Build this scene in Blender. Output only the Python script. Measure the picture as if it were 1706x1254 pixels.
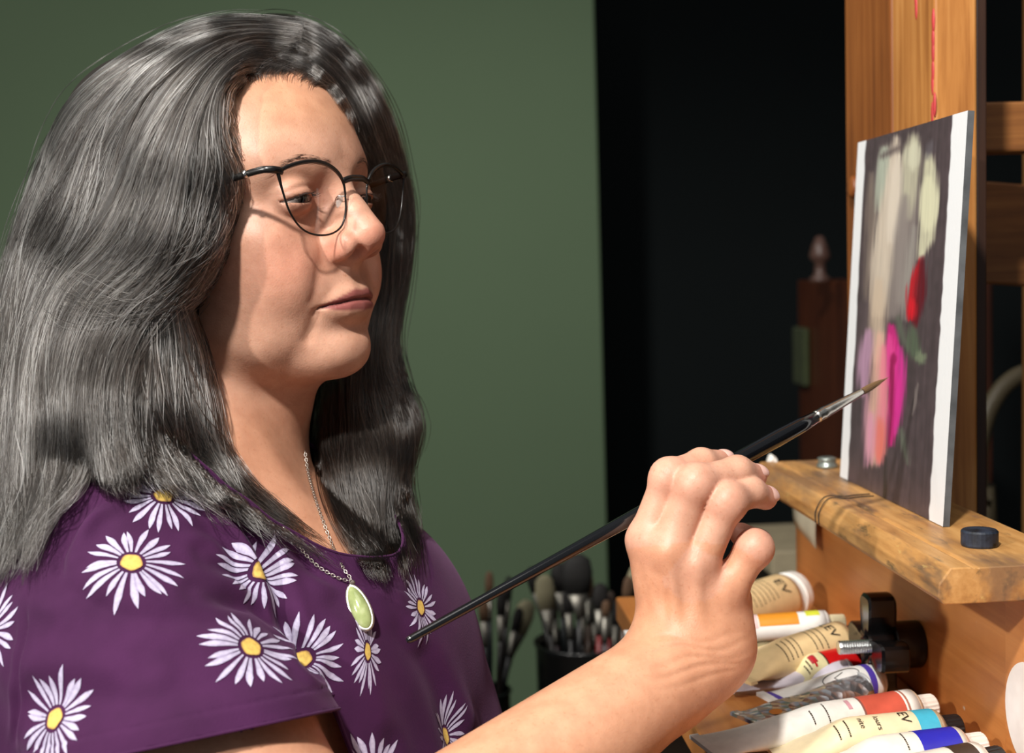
import bpy, bmesh, math, random
import numpy as np
from mathutils import Vector, Matrix
from mathutils.bvhtree import BVHTree
import openvdb as vdb

for o in list(bpy.data.objects):
    bpy.data.objects.remove(o)
scene = bpy.context.scene
COL = scene.collection

# ------------------------------------------------------------------ camera
FPX, W, H = 2218.0, 1706.0, 1254.0
CAM = np.array((0.0, 0.0, 1.15))
VPX, VPY, ROLL = 700.0, 452.0, math.radians(2.0)


def _n(v):
    v = np.asarray(v, float)
    return v / np.linalg.norm(v)


_yc = _n(((VPX - W / 2) / FPX, (H / 2 - VPY) / FPX, -1.0))
_zc = np.array((-math.sin(ROLL), math.cos(ROLL), 0.0))
_zc = _n(_zc - _yc * _zc.dot(_yc))
_xc = np.cross(_yc, _zc)
C2W = np.array((_xc, _yc, _zc))          # rows: world axes seen in camera space -> camera to world


def P(px, py, d):
    """world point seen at photo position (px, py) at depth d metres"""
    c = np.array(((px - W / 2) / FPX * d, (H / 2 - py) / FPX * d, -d))
    return CAM + C2W @ c


def ray_plane(px, py, axis, val):
    c = np.array(((px - W / 2) / FPX, (H / 2 - py) / FPX, -1.0))
    r = C2W @ c
    t = (val - CAM[axis]) / r[axis]
    return CAM + r * t


def pix(p):
    c = C2W.T @ (np.asarray(p, float) - CAM)
    return (W / 2 + FPX * c[0] / -c[2], H / 2 - FPX * c[1] / -c[2], -c[2])


cam_data = bpy.data.cameras.new('camera')
cam = bpy.data.objects.new('camera', cam_data)
COL.objects.link(cam)
m4 = Matrix([[C2W[i][j] for j in range(3)] + [CAM[i]] for i in range(3)] + [[0, 0, 0, 1]])
cam.matrix_world = m4
cam_data.sensor_fit = 'HORIZONTAL'
cam_data.sensor_width = 36.0
cam_data.lens = FPX / W * 36.0
cam_data.clip_start = 0.02
cam_data.dof.use_dof = True
cam_data.dof.focus_distance = 0.76
cam_data.dof.aperture_fstop = 7.5
scene.camera = cam

# ------------------------------------------------------------------ light
scene.view_settings.view_transform = 'Standard'
scene.view_settings.look = 'None'
scene.view_settings.gamma = 1.0
scene.view_settings.exposure = 0.0
scene.view_settings.use_curve_mapping = False
world = bpy.data.worlds.new('world')
scene.world = world
world.use_nodes = True
world.node_tree.nodes['Background'].inputs[0].default_value = (0.80, 0.85, 0.90, 1)
world.node_tree.nodes['Background'].inputs[1].default_value = 0.17


def look_at(o, target):
    v = Vector(target) - o.location
    o.rotation_euler = v.to_track_quat('-Z', 'Y').to_euler()


key = bpy.data.lights.new('studio_lamp_light', 'SPOT')
key.energy = 172.0
key.color = (1.0, 0.96, 0.905)
key.shadow_soft_size = 0.06
key.spot_size = math.radians(75)
key.spot_blend = 0.6
key_o = bpy.data.objects.new('studio_lamp_light', key)
COL.objects.link(key_o)
key_o.location = (-0.42, -0.42, 2.38)
look_at(key_o, (0.0, 0.80, 1.05))
side = bpy.data.lights.new('easel_lamp_light', 'SPOT')
side.energy = 165.0
side.color = (1.0, 0.955, 0.89)
side.shadow_soft_size = 0.05
side.spot_size = math.radians(30)
side.spot_blend = 0.6
side_o = bpy.data.objects.new('easel_lamp_light', side)
COL.objects.link(side_o)
side_o.location = (-1.70, -0.80, 2.05)
look_at(side_o, (0.30, 0.80, 0.98))
# added soft fill above the painter, not a fixture of the room
fill = bpy.data.lights.new('fill_light', 'AREA')
fill.energy = 7.0
fill.shape = 'DISK'
fill.size = 0.9
fill.color = (1.0, 0.95, 0.88)
fill_o = bpy.data.objects.new('fill_light', fill)
COL.objects.link(fill_o)
fill_o.location = (0.1, 0.1, 2.75)
look_at(fill_o, (0.0, 0.9, 1.0))


back = bpy.data.lights.new('wall_fill_light', 'AREA')  # extra area lamp, added to brighten the green wall
back.energy = 15.0
back.shape = 'DISK'
back.size = 0.7
back.color = (1.0, 0.96, 0.9)
back_o = bpy.data.objects.new('wall_fill_light', back)
COL.objects.link(back_o)
back_o.location = (-1.25, 1.00, 2.72)
look_at(back_o, (-0.9, 2.2, 1.35))


# ------------------------------------------------------------------ helpers
def tag(o, label=None, cat=None, group=None, kind=None):
    if label: o['label'] = label
    if cat: o['category'] = cat
    if group: o['group'] = group
    if kind: o['kind'] = kind
    return o


def link(name, data, parent=None):
    o = bpy.data.objects.new(name, data)
    COL.objects.link(o)
    if parent is not None:
        o.parent = parent
        o.matrix_parent_inverse = parent.matrix_world.inverted()
    return o


def empty(name, loc=(0, 0, 0)):
    o = bpy.data.objects.new(name, None)
    COL.objects.link(o)
    o.empty_display_size = 0.05
    o.location = loc
    o.matrix_world = Matrix.Translation(Vector(loc))
    return o


def mesh_obj(name, verts, faces, mat, parent=None, smooth=False, cols=None):
    me = bpy.data.meshes.new(name)
    if isinstance(verts, np.ndarray):
        verts = verts.tolist()
    if isinstance(faces, np.ndarray):
        faces = faces.tolist()
    me.from_pydata(verts, [], faces)
    if smooth:
        me.polygons.foreach_set('use_smooth', [True] * len(me.polygons))
    if cols is not None:
        ca = me.color_attributes.new('col', 'FLOAT_COLOR', 'POINT')
        c = np.ones((len(verts), 4), np.float32)
        c[:, :3] = cols
        ca.data.foreach_set('color', c.ravel())
    if mat is not None:
        me.materials.append(mat)
    me.update()
    return link(name, me, parent)


def bm_obj(name, bm, mat, parent=None, smooth=False):
    me = bpy.data.meshes.new(name)
    bmesh.ops.recalc_face_normals(bm, faces=bm.faces)
    bm.to_mesh(me)
    bm.free()
    if smooth:
        me.polygons.foreach_set('use_smooth', [True] * len(me.polygons))
    if mat is not None:
        me.materials.append(mat)
    return link(name, me, parent)


def srgb(r, g, b):
    f = lambda c: c / 12.92 if c <= 0.04045 else ((c + 0.055) / 1.055) ** 2.4
    return (f(r / 255), f(g / 255), f(b / 255))


class NT:
    """tiny node helper"""
    def __init__(self, name):
        self.mat = bpy.data.materials.new(name)
        self.mat.use_nodes = True
        self.t = self.mat.node_tree
        self.b = self.t.nodes['Principled BSDF']

    def n(self, typ, **kw):
        nd = self.t.nodes.new(typ)
        for k, v in kw.items():
            if k.startswith('i_'):
                key = k[2:]
                key = int(key) if key.isdigit() else key.replace('_', ' ')
                if hasattr(v, 'links') or isinstance(v, bpy.types.NodeSocket):
                    self.t.links.new(v, nd.inputs[key])
                else:
                    nd.inputs[key].default_value = v
            else:
                setattr(nd, k, v)
        return nd

    def l(self, a, b):
        self.t.links.new(a, b)

    def ramp(self, fac, stops):
        nd = self.t.nodes.new('ShaderNodeValToRGB')
        e = nd.color_ramp.elements
        while len(e) < len(stops):
            e.new(0.5)
        for i, (p, c) in enumerate(stops):
            e[i].position = p
            e[i].color = tuple(c) + (1,) if len(c) == 3 else c
        self.l(fac, nd.inputs[0])
        return nd.outputs[0]

    def mix(self, fac, a, b, mode='MIX'):
        nd = self.t.nodes.new('ShaderNodeMix')
        nd.data_type = 'RGBA'
        nd.blend_type = mode
        for sock, v in ((nd.inputs[0], fac), (nd.inputs[6], a), (nd.inputs[7], b)):
            if isinstance(v, bpy.types.NodeSocket):
                self.l(v, sock)
            elif isinstance(v, (int, float)):
                sock.default_value = v
            else:
                sock.default_value = tuple(v) + (1,) if len(v) == 3 else v
        return nd.outputs[2]

    def set(self, **kw):
        for k, v in kw.items():
            key = k.replace('_', ' ')
            if isinstance(v, bpy.types.NodeSocket):
                self.l(v, self.b.inputs[key])
            else:
                if isinstance(v, tuple) and len(v) == 3 and self.b.inputs[key].type == 'RGBA':
                    v = v + (1,)
                self.b.inputs[key].default_value = v
        return self

    def bump(self, height, strength=0.3, dist=0.001):
        nd = self.n('ShaderNodeBump')
        nd.inputs['Strength'].default_value = strength
        nd.inputs['Distance'].default_value = dist
        self.l(height, nd.inputs['Height'])
        self.l(nd.outputs[0], self.b.inputs['Normal'])
        return nd


def plain(name, col, rough=0.5, spec=0.5, metal=0.0, var=0.08, scale=40.0):
    """plain paint with slight procedural unevenness"""
    m = NT(name)
    tc = m.n('ShaderNodeTexCoord')
    nz = m.n('ShaderNodeTexNoise', i_Scale=scale, i_Detail=4.0)
    m.l(tc.outputs['Object'], nz.inputs['Vector'])
    d = tuple(max(0, c * (1 - var * 2)) for c in col)
    b = tuple(min(1, c * (1 + var)) for c in col)
    m.set(Base_Color=m.ramp(nz.outputs[0], [(0.3, d), (0.7, b)]), Roughness=rough, Metallic=metal)
    m.b.inputs['Specular IOR Level'].default_value = spec
    return m.mat


# ---- signed distance modelling: smooth blends of ellipsoids and tapered capsules
def smin(a, b, k):
    h = np.clip(0.5 + 0.5 * (b - a) / k, 0, 1)
    return b + (a - b) * h - k * h * (1 - h)


def smax(a, b, k):
    return -smin(-a, -b, k)


def sd_ell(p, c, r, rot=None):
    q = p - np.asarray(c, np.float32)
    if rot is not None:
        q = q @ np.asarray(rot, np.float32)
    r = np.asarray(r, np.float32)
    k0 = np.linalg.norm(q / r, axis=1)
    k1 = np.linalg.norm(q / (r * r), axis=1) + 1e-9
    return k0 * (k0 - 1) / k1


def sd_cap(p, a, b, ra, rb):
    a = np.asarray(a, np.float32)
    b = np.asarray(b, np.float32)
    ab = b - a
    t = np.clip(((p - a) @ ab) / max(float(ab @ ab), 1e-12), 0, 1)
    q = p - a - t[:, None] * ab
    return np.sqrt((q * q).sum(1)) - (ra + (rb - ra) * t)


def gauss(p, c, s):
    q = (p - np.asarray(c, np.float32)) / np.asarray(s, np.float32)
    return np.exp(-(q * q).sum(1))


def sdf_mesh(f, lo, hi, h, newton=2):
    """mesh of f = 0 inside the box, evaluated only in blocks near the surface"""
    B = 8
    lo = np.asarray(lo, float)
    nb = np.ceil((np.asarray(hi) - lo) / (h * B)).astype(int)
    ii = np.stack(np.meshgrid(*[np.arange(n) for n in nb], indexing='ij'), -1).reshape(-1, 3)
    cen = (lo + (ii * B + B / 2) * h).astype(np.float32)
    d = f(cen)
    near = np.abs(d) < B * h * 1.15
    g = vdb.FloatGrid(1.0)
    for b in ii[(~near) & (d < 0)]:
        a0 = b * B
        g.fill(tuple(int(v) for v in a0), tuple(int(v) for v in a0 + B - 1), -1.0, False)
    off = np.stack(np.meshgrid(*[np.arange(B)] * 3, indexing='ij'), -1).reshape(-1, 3)
    nbk = ii[near]
    for s in range(0, len(nbk), 600):
        ch = nbk[s:s + 600]
        ijk = (ch[:, None, :] * B + off[None]).reshape(-1, 3)
        v = f((lo + ijk * h).astype(np.float32)).reshape(len(ch), B, B, B)
        for b, arr in zip(ch, v):
            g.copyFromArray(np.ascontiguousarray(arr, np.float32), ijk=tuple(int(q) for q in b * B), tolerance=0.0)
    pts, quads = g.convertToQuads(0.0)
    pts = lo + pts * h
    pts = pts.astype(np.float32)
    for _ in range(newton):
        e = 0.4 * h
        f0 = f(pts)
        gr = np.stack([(f(pts + np.eye(3, dtype=np.float32)[k] * e) - f0) / e for k in range(3)], 1)
        pts = pts - np.clip(f0, -h, h)[:, None] * gr / np.maximum((gr * gr).sum(1), 0.2)[:, None]
    a, b, c = pts[quads[:, 0]], pts[quads[:, 1]], pts[quads[:, 2]]
    nr = np.cross(b - a, c - a)
    ce = (a + c) / 2
    nr /= np.linalg.norm(nr, axis=1)[:, None] + 1e-12
    s = slice(0, None, max(1, len(ce) // 2000))
    flip = np.mean(f((ce[s] + nr[s] * h).astype(np.float32)) - f((ce[s] - nr[s] * h).astype(np.float32))) < 0
    return pts, quads[:, ::-1] if flip else quads


def smoothstep(a, b, x):
    t = np.clip((x - a) / (b - a), 0, 1)
    return t * t * (3 - 2 * t)


def spline(pts, n):
    """Catmull-Rom through pts (k x dim) -> n samples"""
    p = np.asarray(pts, float)
    p = np.vstack([2 * p[0] - p[1], p, 2 * p[-1] - p[-2]])
    k = len(p) - 3
    t = np.linspace(0, k - 1e-9, n)
    i = t.astype(int)
    u = (t - i)[:, None]
    a, b, c, d = p[i], p[i + 1], p[i + 2], p[i + 3]
    return 0.5 * (2 * b + (c - a) * u + (2 * a - 5 * b + 4 * c - d) * u * u + (3 * b - a - 3 * c + d) * u ** 3)


def tube(path, radii, n=10, close=True, flat=1.0, up=None):
    """tube verts/faces along a path; radii scalar or per point"""
    path = np.asarray(path, float)
    m = len(path)
    radii = np.full(m, radii) if np.isscalar(radii) else np.asarray(radii)
    tan = np.gradient(path, axis=0)
    tan /= np.linalg.norm(tan, axis=1)[:, None] + 1e-12
    u = np.asarray(up if up is not None else ((0, 0, 1) if abs(tan[0][2]) < 0.9 else (1, 0, 0)), float)
    vs, fs = [], []
    for i in range(m):
        u = u - tan[i] * u.dot(tan[i])
        u /= np.linalg.norm(u) + 1e-12
        w = np.cross(tan[i], u)
        for k in range(n):
            a = 2 * math.pi * k / n
            vs.append(path[i] + radii[i] * (math.cos(a) * u * flat + math.sin(a) * w))
    for i in range(m - 1):
        for k in range(n):
            k2 = (k + 1) % n
            fs.append((i * n + k, i * n + k2, (i + 1) * n + k2, (i + 1) * n + k))
    if close:
        fs.append(tuple(range(n))[::-1])
        fs.append(tuple((m - 1) * n + k for k in range(n)))
    return np.array(vs), fs


def lathe(prof, n=24, cap=True):
    """revolve (r, z) profile about z"""
    vs, fs = [], []
    for r, z in prof:
        for k in range(n):
            a = 2 * math.pi * k / n
            vs.append((r * math.cos(a), r * math.sin(a), z))
    for i in range(len(prof) - 1):
        for k in range(n):
            k2 = (k + 1) % n
            fs.append((i * n + k, i * n + k2, (i + 1) * n + k2, (i + 1) * n + k))
    if cap:
        fs.append(tuple(range(n))[::-1])
        fs.append(tuple((len(prof) - 1) * n + k for k in range(n)))
    return np.array(vs, float), fs


def frame(origin, zdir, xhint=(0, 0, 1)):
    """matrix whose +z is zdir"""
    z = _n(zdir)
    x = np.asarray(xhint, float)
    x = x - z * x.dot(z)
    if np.linalg.norm(x) < 1e-6:
        x = np.cross(z, (0.3, 0.9, 0.1))
    x = _n(x)
    y = np.cross(z, x)
    M = np.eye(4)
    M[:3, 0], M[:3, 1], M[:3, 2], M[:3, 3] = x, y, z, origin
    return M


def xf(vs, M):
    return np.asarray(vs, float) @ M[:3, :3].T + M[:3, 3]


def box_bm(lo, hi, bevel=0.0, seg=2):
    bm = bmesh.new()
    bmesh.ops.create_cube(bm, size=1)
    lo, hi = np.asarray(lo, float), np.asarray(hi, float)
    for v in bm.verts:
        v.co = Vector((lo + hi) / 2 + np.array(v.co) * (hi - lo))
    if bevel > 0:
        bmesh.ops.bevel(bm, geom=list(bm.edges), offset=bevel, segments=seg, affect='EDGES', profile=0.5)
    return bm


def box(name, lo, hi, mat, parent=None, bevel=0.002):
    return bm_obj(name, box_bm(lo, hi, bevel), mat, parent)
# ================================================================== room
def wall_mat(name, col, sc=30.0, rough=0.9):
    m = NT(name)
    tc = m.n('ShaderNodeTexCoord')
    n1 = m.n('ShaderNodeTexNoise', i_Scale=2.0, i_Detail=6.0)
    n2 = m.n('ShaderNodeTexNoise', i_Scale=260.0, i_Detail=3.0)
    for n_ in (n1, n2):
        m.l(tc.outputs['Object'], n_.inputs['Vector'])
    lo_c = tuple(c * 0.92 for c in col)
    m.set(Base_Color=m.ramp(n1.outputs[0], [(0.3, lo_c), (0.7, col)]), Roughness=rough)
    m.b.inputs['Specular IOR Level'].default_value = 0.2
    m.bump(n2.outputs[0], 0.12, 0.001)
    return m.mat


GREEN = wall_mat('green_wall_paint', srgb(90, 108, 84))
DARK = wall_mat('black_wall_paint', srgb(24, 29, 30))
WALL_Y = 2.30
_edge = ray_plane(1001, 450, 1, WALL_Y)[0]
tag(box('wall_back', (-3.0, WALL_Y, 0.0), (_edge, WALL_Y + 0.12, 2.8), GREEN, None, 0.004), kind='structure')
tag(box('wall_alcove', (_edge - 0.3, WALL_Y + 0.9, 0.0), (3.2, WALL_Y + 1.02, 2.8), DARK, None, 0.004), kind='structure')
tag(box('wall_side', (3.2, -1.5, 0.0), (3.32, WALL_Y + 1.02, 2.8), DARK, None, 0.004), kind='structure')
fl = NT('floor_boards')
tc = fl.n('ShaderNodeTexCoord')
wv = fl.n('ShaderNodeTexNoise', i_Scale=6.0, i_Detail=6.0)
fl.l(tc.outputs['Object'], wv.inputs['Vector'])
fl.set(Base_Color=fl.ramp(wv.outputs[0], [(0.3, srgb(52, 40, 32)), (0.7, srgb(78, 60, 46))]), Roughness=0.6)
tag(box('floor', (-3.0, -1.5, -0.05), (3.32, WALL_Y + 1.02, 0.0), fl.mat, None, 0.0), kind='structure')
# ================================================================== easel
def wood(name, c1, c2, c3, axis='Z', scale=1.0, rough=0.42, stains=True):
    m = NT(name)
    tc = m.n('ShaderNodeTexCoord')
    mp = m.n('ShaderNodeMapping')
    st = {'X': (3, 60, 60), 'Y': (60, 3, 60), 'Z': (60, 60, 3)}[axis]
    mp.inputs['Scale'].default_value = tuple(v * scale for v in st)
    m.l(tc.outputs['Object'], mp.inputs[0])
    n1 = m.n('ShaderNodeTexNoise', i_Scale=1.6, i_Detail=7.0, i_Roughness=0.62, i_Distortion=0.6)
    m.l(mp.outputs[0], n1.inputs['Vector'])
    n2 = m.n('ShaderNodeTexNoise', i_Scale=9.0, i_Detail=4.0)
    m.l(tc.outputs['Object'], n2.inputs['Vector'])
    g = m.ramp(n1.outputs[0], [(0.30, c1), (0.50, c2), (0.72, c3)])
    blot = m.ramp(n2.outputs[0], [(0.35, (0.72, 0.62, 0.55)), (0.65, (1.05, 1.02, 1.0))])
    col = m.mix(0.6, g, blot, 'MULTIPLY')
    if stains:
        n3 = m.n('ShaderNodeTexNoise', i_Scale=46.0, i_Detail=2.0)
        m.l(tc.outputs['Object'], n3.inputs['Vector'])
        msk = m.ramp(n3.outputs[0], [(0.735, (0, 0, 0)), (0.75, (1, 1, 1))])
        col = m.mix(msk, col, srgb(206, 196, 178))
    m.set(Base_Color=col, Roughness=rough)
    m.bump(n1.outputs[0], 0.15, 0.0006)
    return m.mat


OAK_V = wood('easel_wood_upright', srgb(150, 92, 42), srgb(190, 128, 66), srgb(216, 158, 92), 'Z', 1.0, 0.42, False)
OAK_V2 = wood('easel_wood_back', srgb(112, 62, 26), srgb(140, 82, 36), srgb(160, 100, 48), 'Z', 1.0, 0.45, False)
OAK_Y = wood('easel_wood_rail', srgb(158, 96, 46), srgb(192, 126, 66), srgb(214, 152, 88), 'Y')
OAK_X = wood('easel_wood_brace', srgb(120, 74, 38), srgb(158, 102, 52), srgb(182, 124, 68), 'X', 1.0, 0.5, False)
OAK_P = wood('easel_wood_panel', srgb(184, 114, 58), srgb(206, 136, 74), srgb(222, 156, 92), 'Y', 0.5, 0.38)
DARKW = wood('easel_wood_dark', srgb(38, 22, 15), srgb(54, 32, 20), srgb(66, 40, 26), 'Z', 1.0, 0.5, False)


def tray_wood():
    m = NT('paint_stained_ledge')
    tc = m.n('ShaderNodeTexCoord')
    mp = m.n('ShaderNodeMapping')
    mp.inputs['Scale'].default_value = (40, 5, 40)
    m.l(tc.outputs['Object'], mp.inputs[0])
    n1 = m.n('ShaderNodeTexNoise', i_Scale=1.6, i_Detail=7.0, i_Roughness=0.65)
    m.l(mp.outputs[0], n1.inputs['Vector'])
    g = m.ramp(n1.outputs[0], [(0.3, srgb(150, 100, 52)), (0.5, srgb(190, 140, 82)), (0.72, srgb(214, 166, 106))])
    col = g
    for sc, lo_, c, off in ((11, 0.50, srgb(120, 92, 70), 0.0), (22, 0.56, srgb(88, 74, 62), 3.1), (48, 0.60, srgb(62, 62, 50), 7.3), (60, 0.64, srgb(206, 180, 110), 5.7), (40, 0.62, srgb(126, 92, 84), 9.2), (80, 0.70, srgb(70, 98, 140), 12.4), (56, 0.69, srgb(226, 220, 214), 17.0)):
        mp2 = m.n('ShaderNodeMapping')
        mp2.inputs['Location'].default_value = (off, off * 0.7, off * 1.3)
        mp2.inputs['Scale'].default_value = (2.0, 0.45, 1.6)
        m.l(tc.outputs['Object'], mp2.inputs[0])
        n_ = m.n('ShaderNodeTexNoise', i_Scale=float(sc), i_Detail=4.0, i_Roughness=0.7)
        m.l(mp2.outputs[0], n_.inputs['Vector'])
        msk = m.ramp(n_.outputs[0], [(lo_, (0, 0, 0)), (lo_ + 0.12, (0.75, 0.75, 0.75))])
        col = m.mix(msk, col, c)
    m.set(Base_Color=col, Roughness=0.45)
    m.bump(n1.outputs[0], 0.25, 0.001)
    return m.mat


TRAYW = tray_wood()
easel = empty('easel', (0.37, 0.95, 0.0))
tag(easel, 'paint-stained wooden studio easel with a ledge and a lower shelf', 'easel')


def prism_y(name, prof, y0, y1, mat, parent, bevel=0.0015):
    """cross-section in x,z extruded along y"""
    bm = bmesh.new()
    a = [bm.verts.new((x, y0, z)) for x, z in prof]
    b = [bm.verts.new((x, y1, z)) for x, z in prof]
    n = len(prof)
    bm.faces.new(a); bm.faces.new(b[::-1])
    for i in range(n):
        bm.faces.new((a[i], b[i], b[(i + 1) % n], a[(i + 1) % n]))
    if bevel:
        bmesh.ops.bevel(bm, geom=list(bm.edges), offset=bevel, segments=2, affect='EDGES', profile=0.5)
    return bm_obj(name, bm, mat, parent)


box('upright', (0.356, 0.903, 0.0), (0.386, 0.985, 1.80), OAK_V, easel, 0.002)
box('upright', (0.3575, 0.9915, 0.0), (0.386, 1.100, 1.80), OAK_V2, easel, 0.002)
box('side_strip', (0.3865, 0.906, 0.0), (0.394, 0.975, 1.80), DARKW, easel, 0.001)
_c = ray_plane(1702, 150, 1, 1.19)
box('upright', (_c[0], 1.15, 0.0), (_c[0] + 0.032, 1.19, 1.80), OAK_V, easel, 0.002)
# braces between the uprights
_a = ray_plane(1640, 212, 1, 1.0)
bm = box_bm((0.388, 1.0, _a[2] - 0.019), (0.535, 1.03, _a[2] + 0.019), 0.002)
bm_obj('cross_brace', bm, OAK_X, easel)
_a = ray_plane(1640, 372, 1, 1.12)
bm = box_bm((0.388, 1.106, _a[2] - 0.043), (0.535, 1.13, _a[2] + 0.043), 0.002)
for v in bm.verts:
    v.co.z -= (v.co.x - 0.40) * 0.10
bm_obj('cross_brace', bm, OAK_X, easel)
# small wooden turn-knob on the rear upright
vs, fs = lathe([(0.0, 0), (0.004, 0.0), (0.009, 0.001), (0.009, 0.004), (0.007, 0.0055), (0.003, 0.006)], 20)
_k = ray_plane(1426, 312, 0, 0.3572)
mesh_obj('turn_knob', xf(vs, frame(_k, (-1, 0, 0.1))), fs, OAK_V2, easel, True)
# ledge
TRAY = [(0.2735, 0.964), (0.2700, 0.968), (0.2705, 0.975), (0.2770, 0.9838), (0.2885, 0.9838), (0.2895, 0.9820), (0.2915, 0.9820), (0.2925, 0.9835),
        (0.3460, 0.9835), (0.3550, 0.9835), (0.3550, 0.964)]
ledge = prism_y('ledge', TRAY, 0.683, 1.083, TRAYW, easel, 0.0008)
# wedge-shaped end stop and pegs on the ledge
m = plain('blue_black_paint', srgb(36, 44, 58), 0.5, 0.5, 0.0, 0.6, 120.0)
vs, fs = lathe([(0.0, 0), (0.0100, 0), (0.0104, 0.001), (0.0104, 0.0082), (0.0095, 0.0092), (0.0, 0.0092)], 28)
_k = ray_plane(1632, 908, 2, 0.9838)
mesh_obj('paint_crusted_peg', xf(vs, frame(_k, (0, 0, 1))), fs, m, easel, False)
m = plain('grey_peg_metal', srgb(150, 158, 152), 0.3, 0.5, 0.6, 0.3, 90.0)
_k = ray_plane(1378, 778, 2, 0.9838)
vs, fs = lathe([(0.0, 0), (0.0085, 0), (0.0085, 0.002), (0.0072, 0.003), (0.0072, 0.006), (0.0078, 0.0075), (0.0050, 0.0085), (0.0, 0.0085)], 24)
mesh_obj('metal_peg', xf(vs, frame(_k, (0, 0, 1))), fs, m, easel, True)
m = plain('white_dried_paint', srgb(222, 220, 214), 0.5)
bm = bmesh.new()
bmesh.ops.create_icosphere(bm, subdivisions=3, radius=1.0)
_k = ray_plane(1286, 767, 2, 0.9835)
for v in bm.verts:
    q = np.array(v.co)
    q = q * (1 + 0.25 * math.sin(4 * q[0] + 2 * q[1]) * math.cos(3 * q[2]))
    v.co = Vector(_k + q * np.array((0.004, 0.006, 0.005)))
bm_obj('paint_lump', bm, m, easel, True)
# panel under the ledge
panel = box('panel', (0.330, 0.731, 0.78), (0.3555, 1.168, 0.9640), OAK_P, easel, 0.0015)
box('side_board', (0.327, 0.56, 0.72), (0.3555, 0.7285, 0.9640), OAK_P, easel, 0.0015)
# masking tape on the panel
bm = bmesh.new()
tp = []
for i in range(7):
    for j in range(5):
        s, u = i / 6, j / 4
        tp.append(bm.verts.new((0.3285 - 0.0045 * math.sin(s * 2.2) - 0.003 * u * s, 1.150 - 0.074 * u + 0.003 * math.sin(3 * s), 0.962 - 0.046 * s - 0.006 * u * s)))
for i in range(6):
    for j in range(4):
        bm.faces.new((tp[i * 5 + j], tp[i * 5 + j + 1], tp[(i + 1) * 5 + j + 1], tp[(i + 1) * 5 + j]))
tape = bm_obj('masking_tape', bm, plain('masking_tape', srgb(206, 200, 176), 0.8), easel, True)
so = tape.modifiers.new('t', 'SOLIDIFY'); so.thickness = 0.0008
# lower shelf
SH_Z = 0.853
_sf = ray_plane(1153, 1206, 2, SH_Z)
shelf_x0, shelf_y0 = _sf[0], _sf[1]
bm = box_bm((shelf_x0, 0.55, SH_Z - 0.022), (0.3295, 1.17, SH_Z), 0.002)
bm_obj('shelf', bm, OAK_P, easel)
print('shelf corner', _sf)
# black star knob with a threaded bolt
plas = NT('black_plastic')
plas.set(Base_Color=srgb(14, 14, 15), Roughness=0.22)
chrome = NT('zinc_bolt')
chrome.set(Base_Color=(0.70, 0.72, 0.72), Metallic=1.0, Roughness=0.28)
KC = ray_plane(1531, 1072, 0, 0.3295)
knob = mesh_obj('star_knob', *[v for v in lathe([(0.0, 0), (0.0155, 0), (0.0160, 0.001), (0.0160, 0.0185), (0.0150, 0.0195), (0.0, 0.0195)], 36)], plas.mat, easel, False)
M = frame(KC, (-1, 0, 0))
for v in knob.data.vertices:
    v.co = Vector(M[:3, :3] @ np.array(v.co) + M[:3, 3])
NS = 96


def star(r0, amp, x):
    return [(x, (r0 + amp * max(-1.0, min(1.0, 1.7 * math.cos(4 * a)))) * math.sin(a), (r0 + amp * max(-1.0, min(1.0, 1.7 * math.cos(4 * a)))) * math.cos(a)) for a in [2 * math.pi * k / NS for k in range(NS)]]


rows = [star(0.0225, 0.0110, -0.0185), star(0.0240, 0.0120, -0.0200), star(0.0240, 0.0120, -0.0360), star(0.0228, 0.0112, -0.0378), star(0.010, 0.002, -0.0366), star(0.0062, 0.0, -0.0330)]
vs = [tuple(KC + np.array(p)) for r in rows for p in r]
fs = [(i * NS + k, i * NS + (k + 1) % NS, (i + 1) * NS + (k + 1) % NS, (i + 1) * NS + k) for i in range(len(rows) - 1) for k in range(NS)]
fs += [tuple(range(NS))[::-1], tuple((len(rows) - 1) * NS + k for k in range(NS))]
mesh_obj('star_grip', vs, fs, plas.mat, knob)
prof = [(0.0, 0.030)]
for i in range(15):
    prof += [(0.0040, 0.0300 + i * 0.0017), (0.0048, 0.0300 + i * 0.0017 + 0.0008)]
prof += [(0.0044, 0.0560), (0.0, 0.0566)]
vs, fs = lathe(prof, 20)
mesh_obj('threaded_bolt', xf(vs, frame(KC, (-1, 0, 0.0))), fs, chrome.mat, knob, False)

# black thread tied round the ledge
thm = plain('black_thread', srgb(22, 22, 22), 0.8)
for yy, dx in ((0.905, 0.0), (0.897, 0.001)):
    pth = [(0.311, yy + 0.006, 0.9842), (0.300, yy + 0.004, 0.9843), (0.2905, yy, 0.9843), (0.2770, yy, 0.9846), (0.2700, yy - 0.001, 0.9752), (0.2695, yy - 0.002, 0.967)]
    vs, fs = tube(spline(pth, 30), 0.0004, 6)
    mesh_obj('thread', vs, fs, thm, easel, True)
# red paint smeared on the upright's corner
rdm = plain('red_paint', srgb(190, 60, 62), 0.5)
rr_ = random.Random(2)
for k in range(9):
    bm = bmesh.new()
    bmesh.ops.create_icosphere(bm, subdivisions=2, radius=1.0)
    c_ = np.array((0.3562, 0.9035 + rr_.uniform(0, 0.004) + (0.03 if k > 6 else 0), 1.245 + 0.011 * k + rr_.uniform(-0.003, 0.003)))
    for v in bm.verts:
        q = np.array(v.co)
        v.co = Vector(c_ + q * np.array((0.0010, 0.0022, 0.009)))
    bm_obj('paint_smear', bm, rdm, easel, True)
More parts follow.
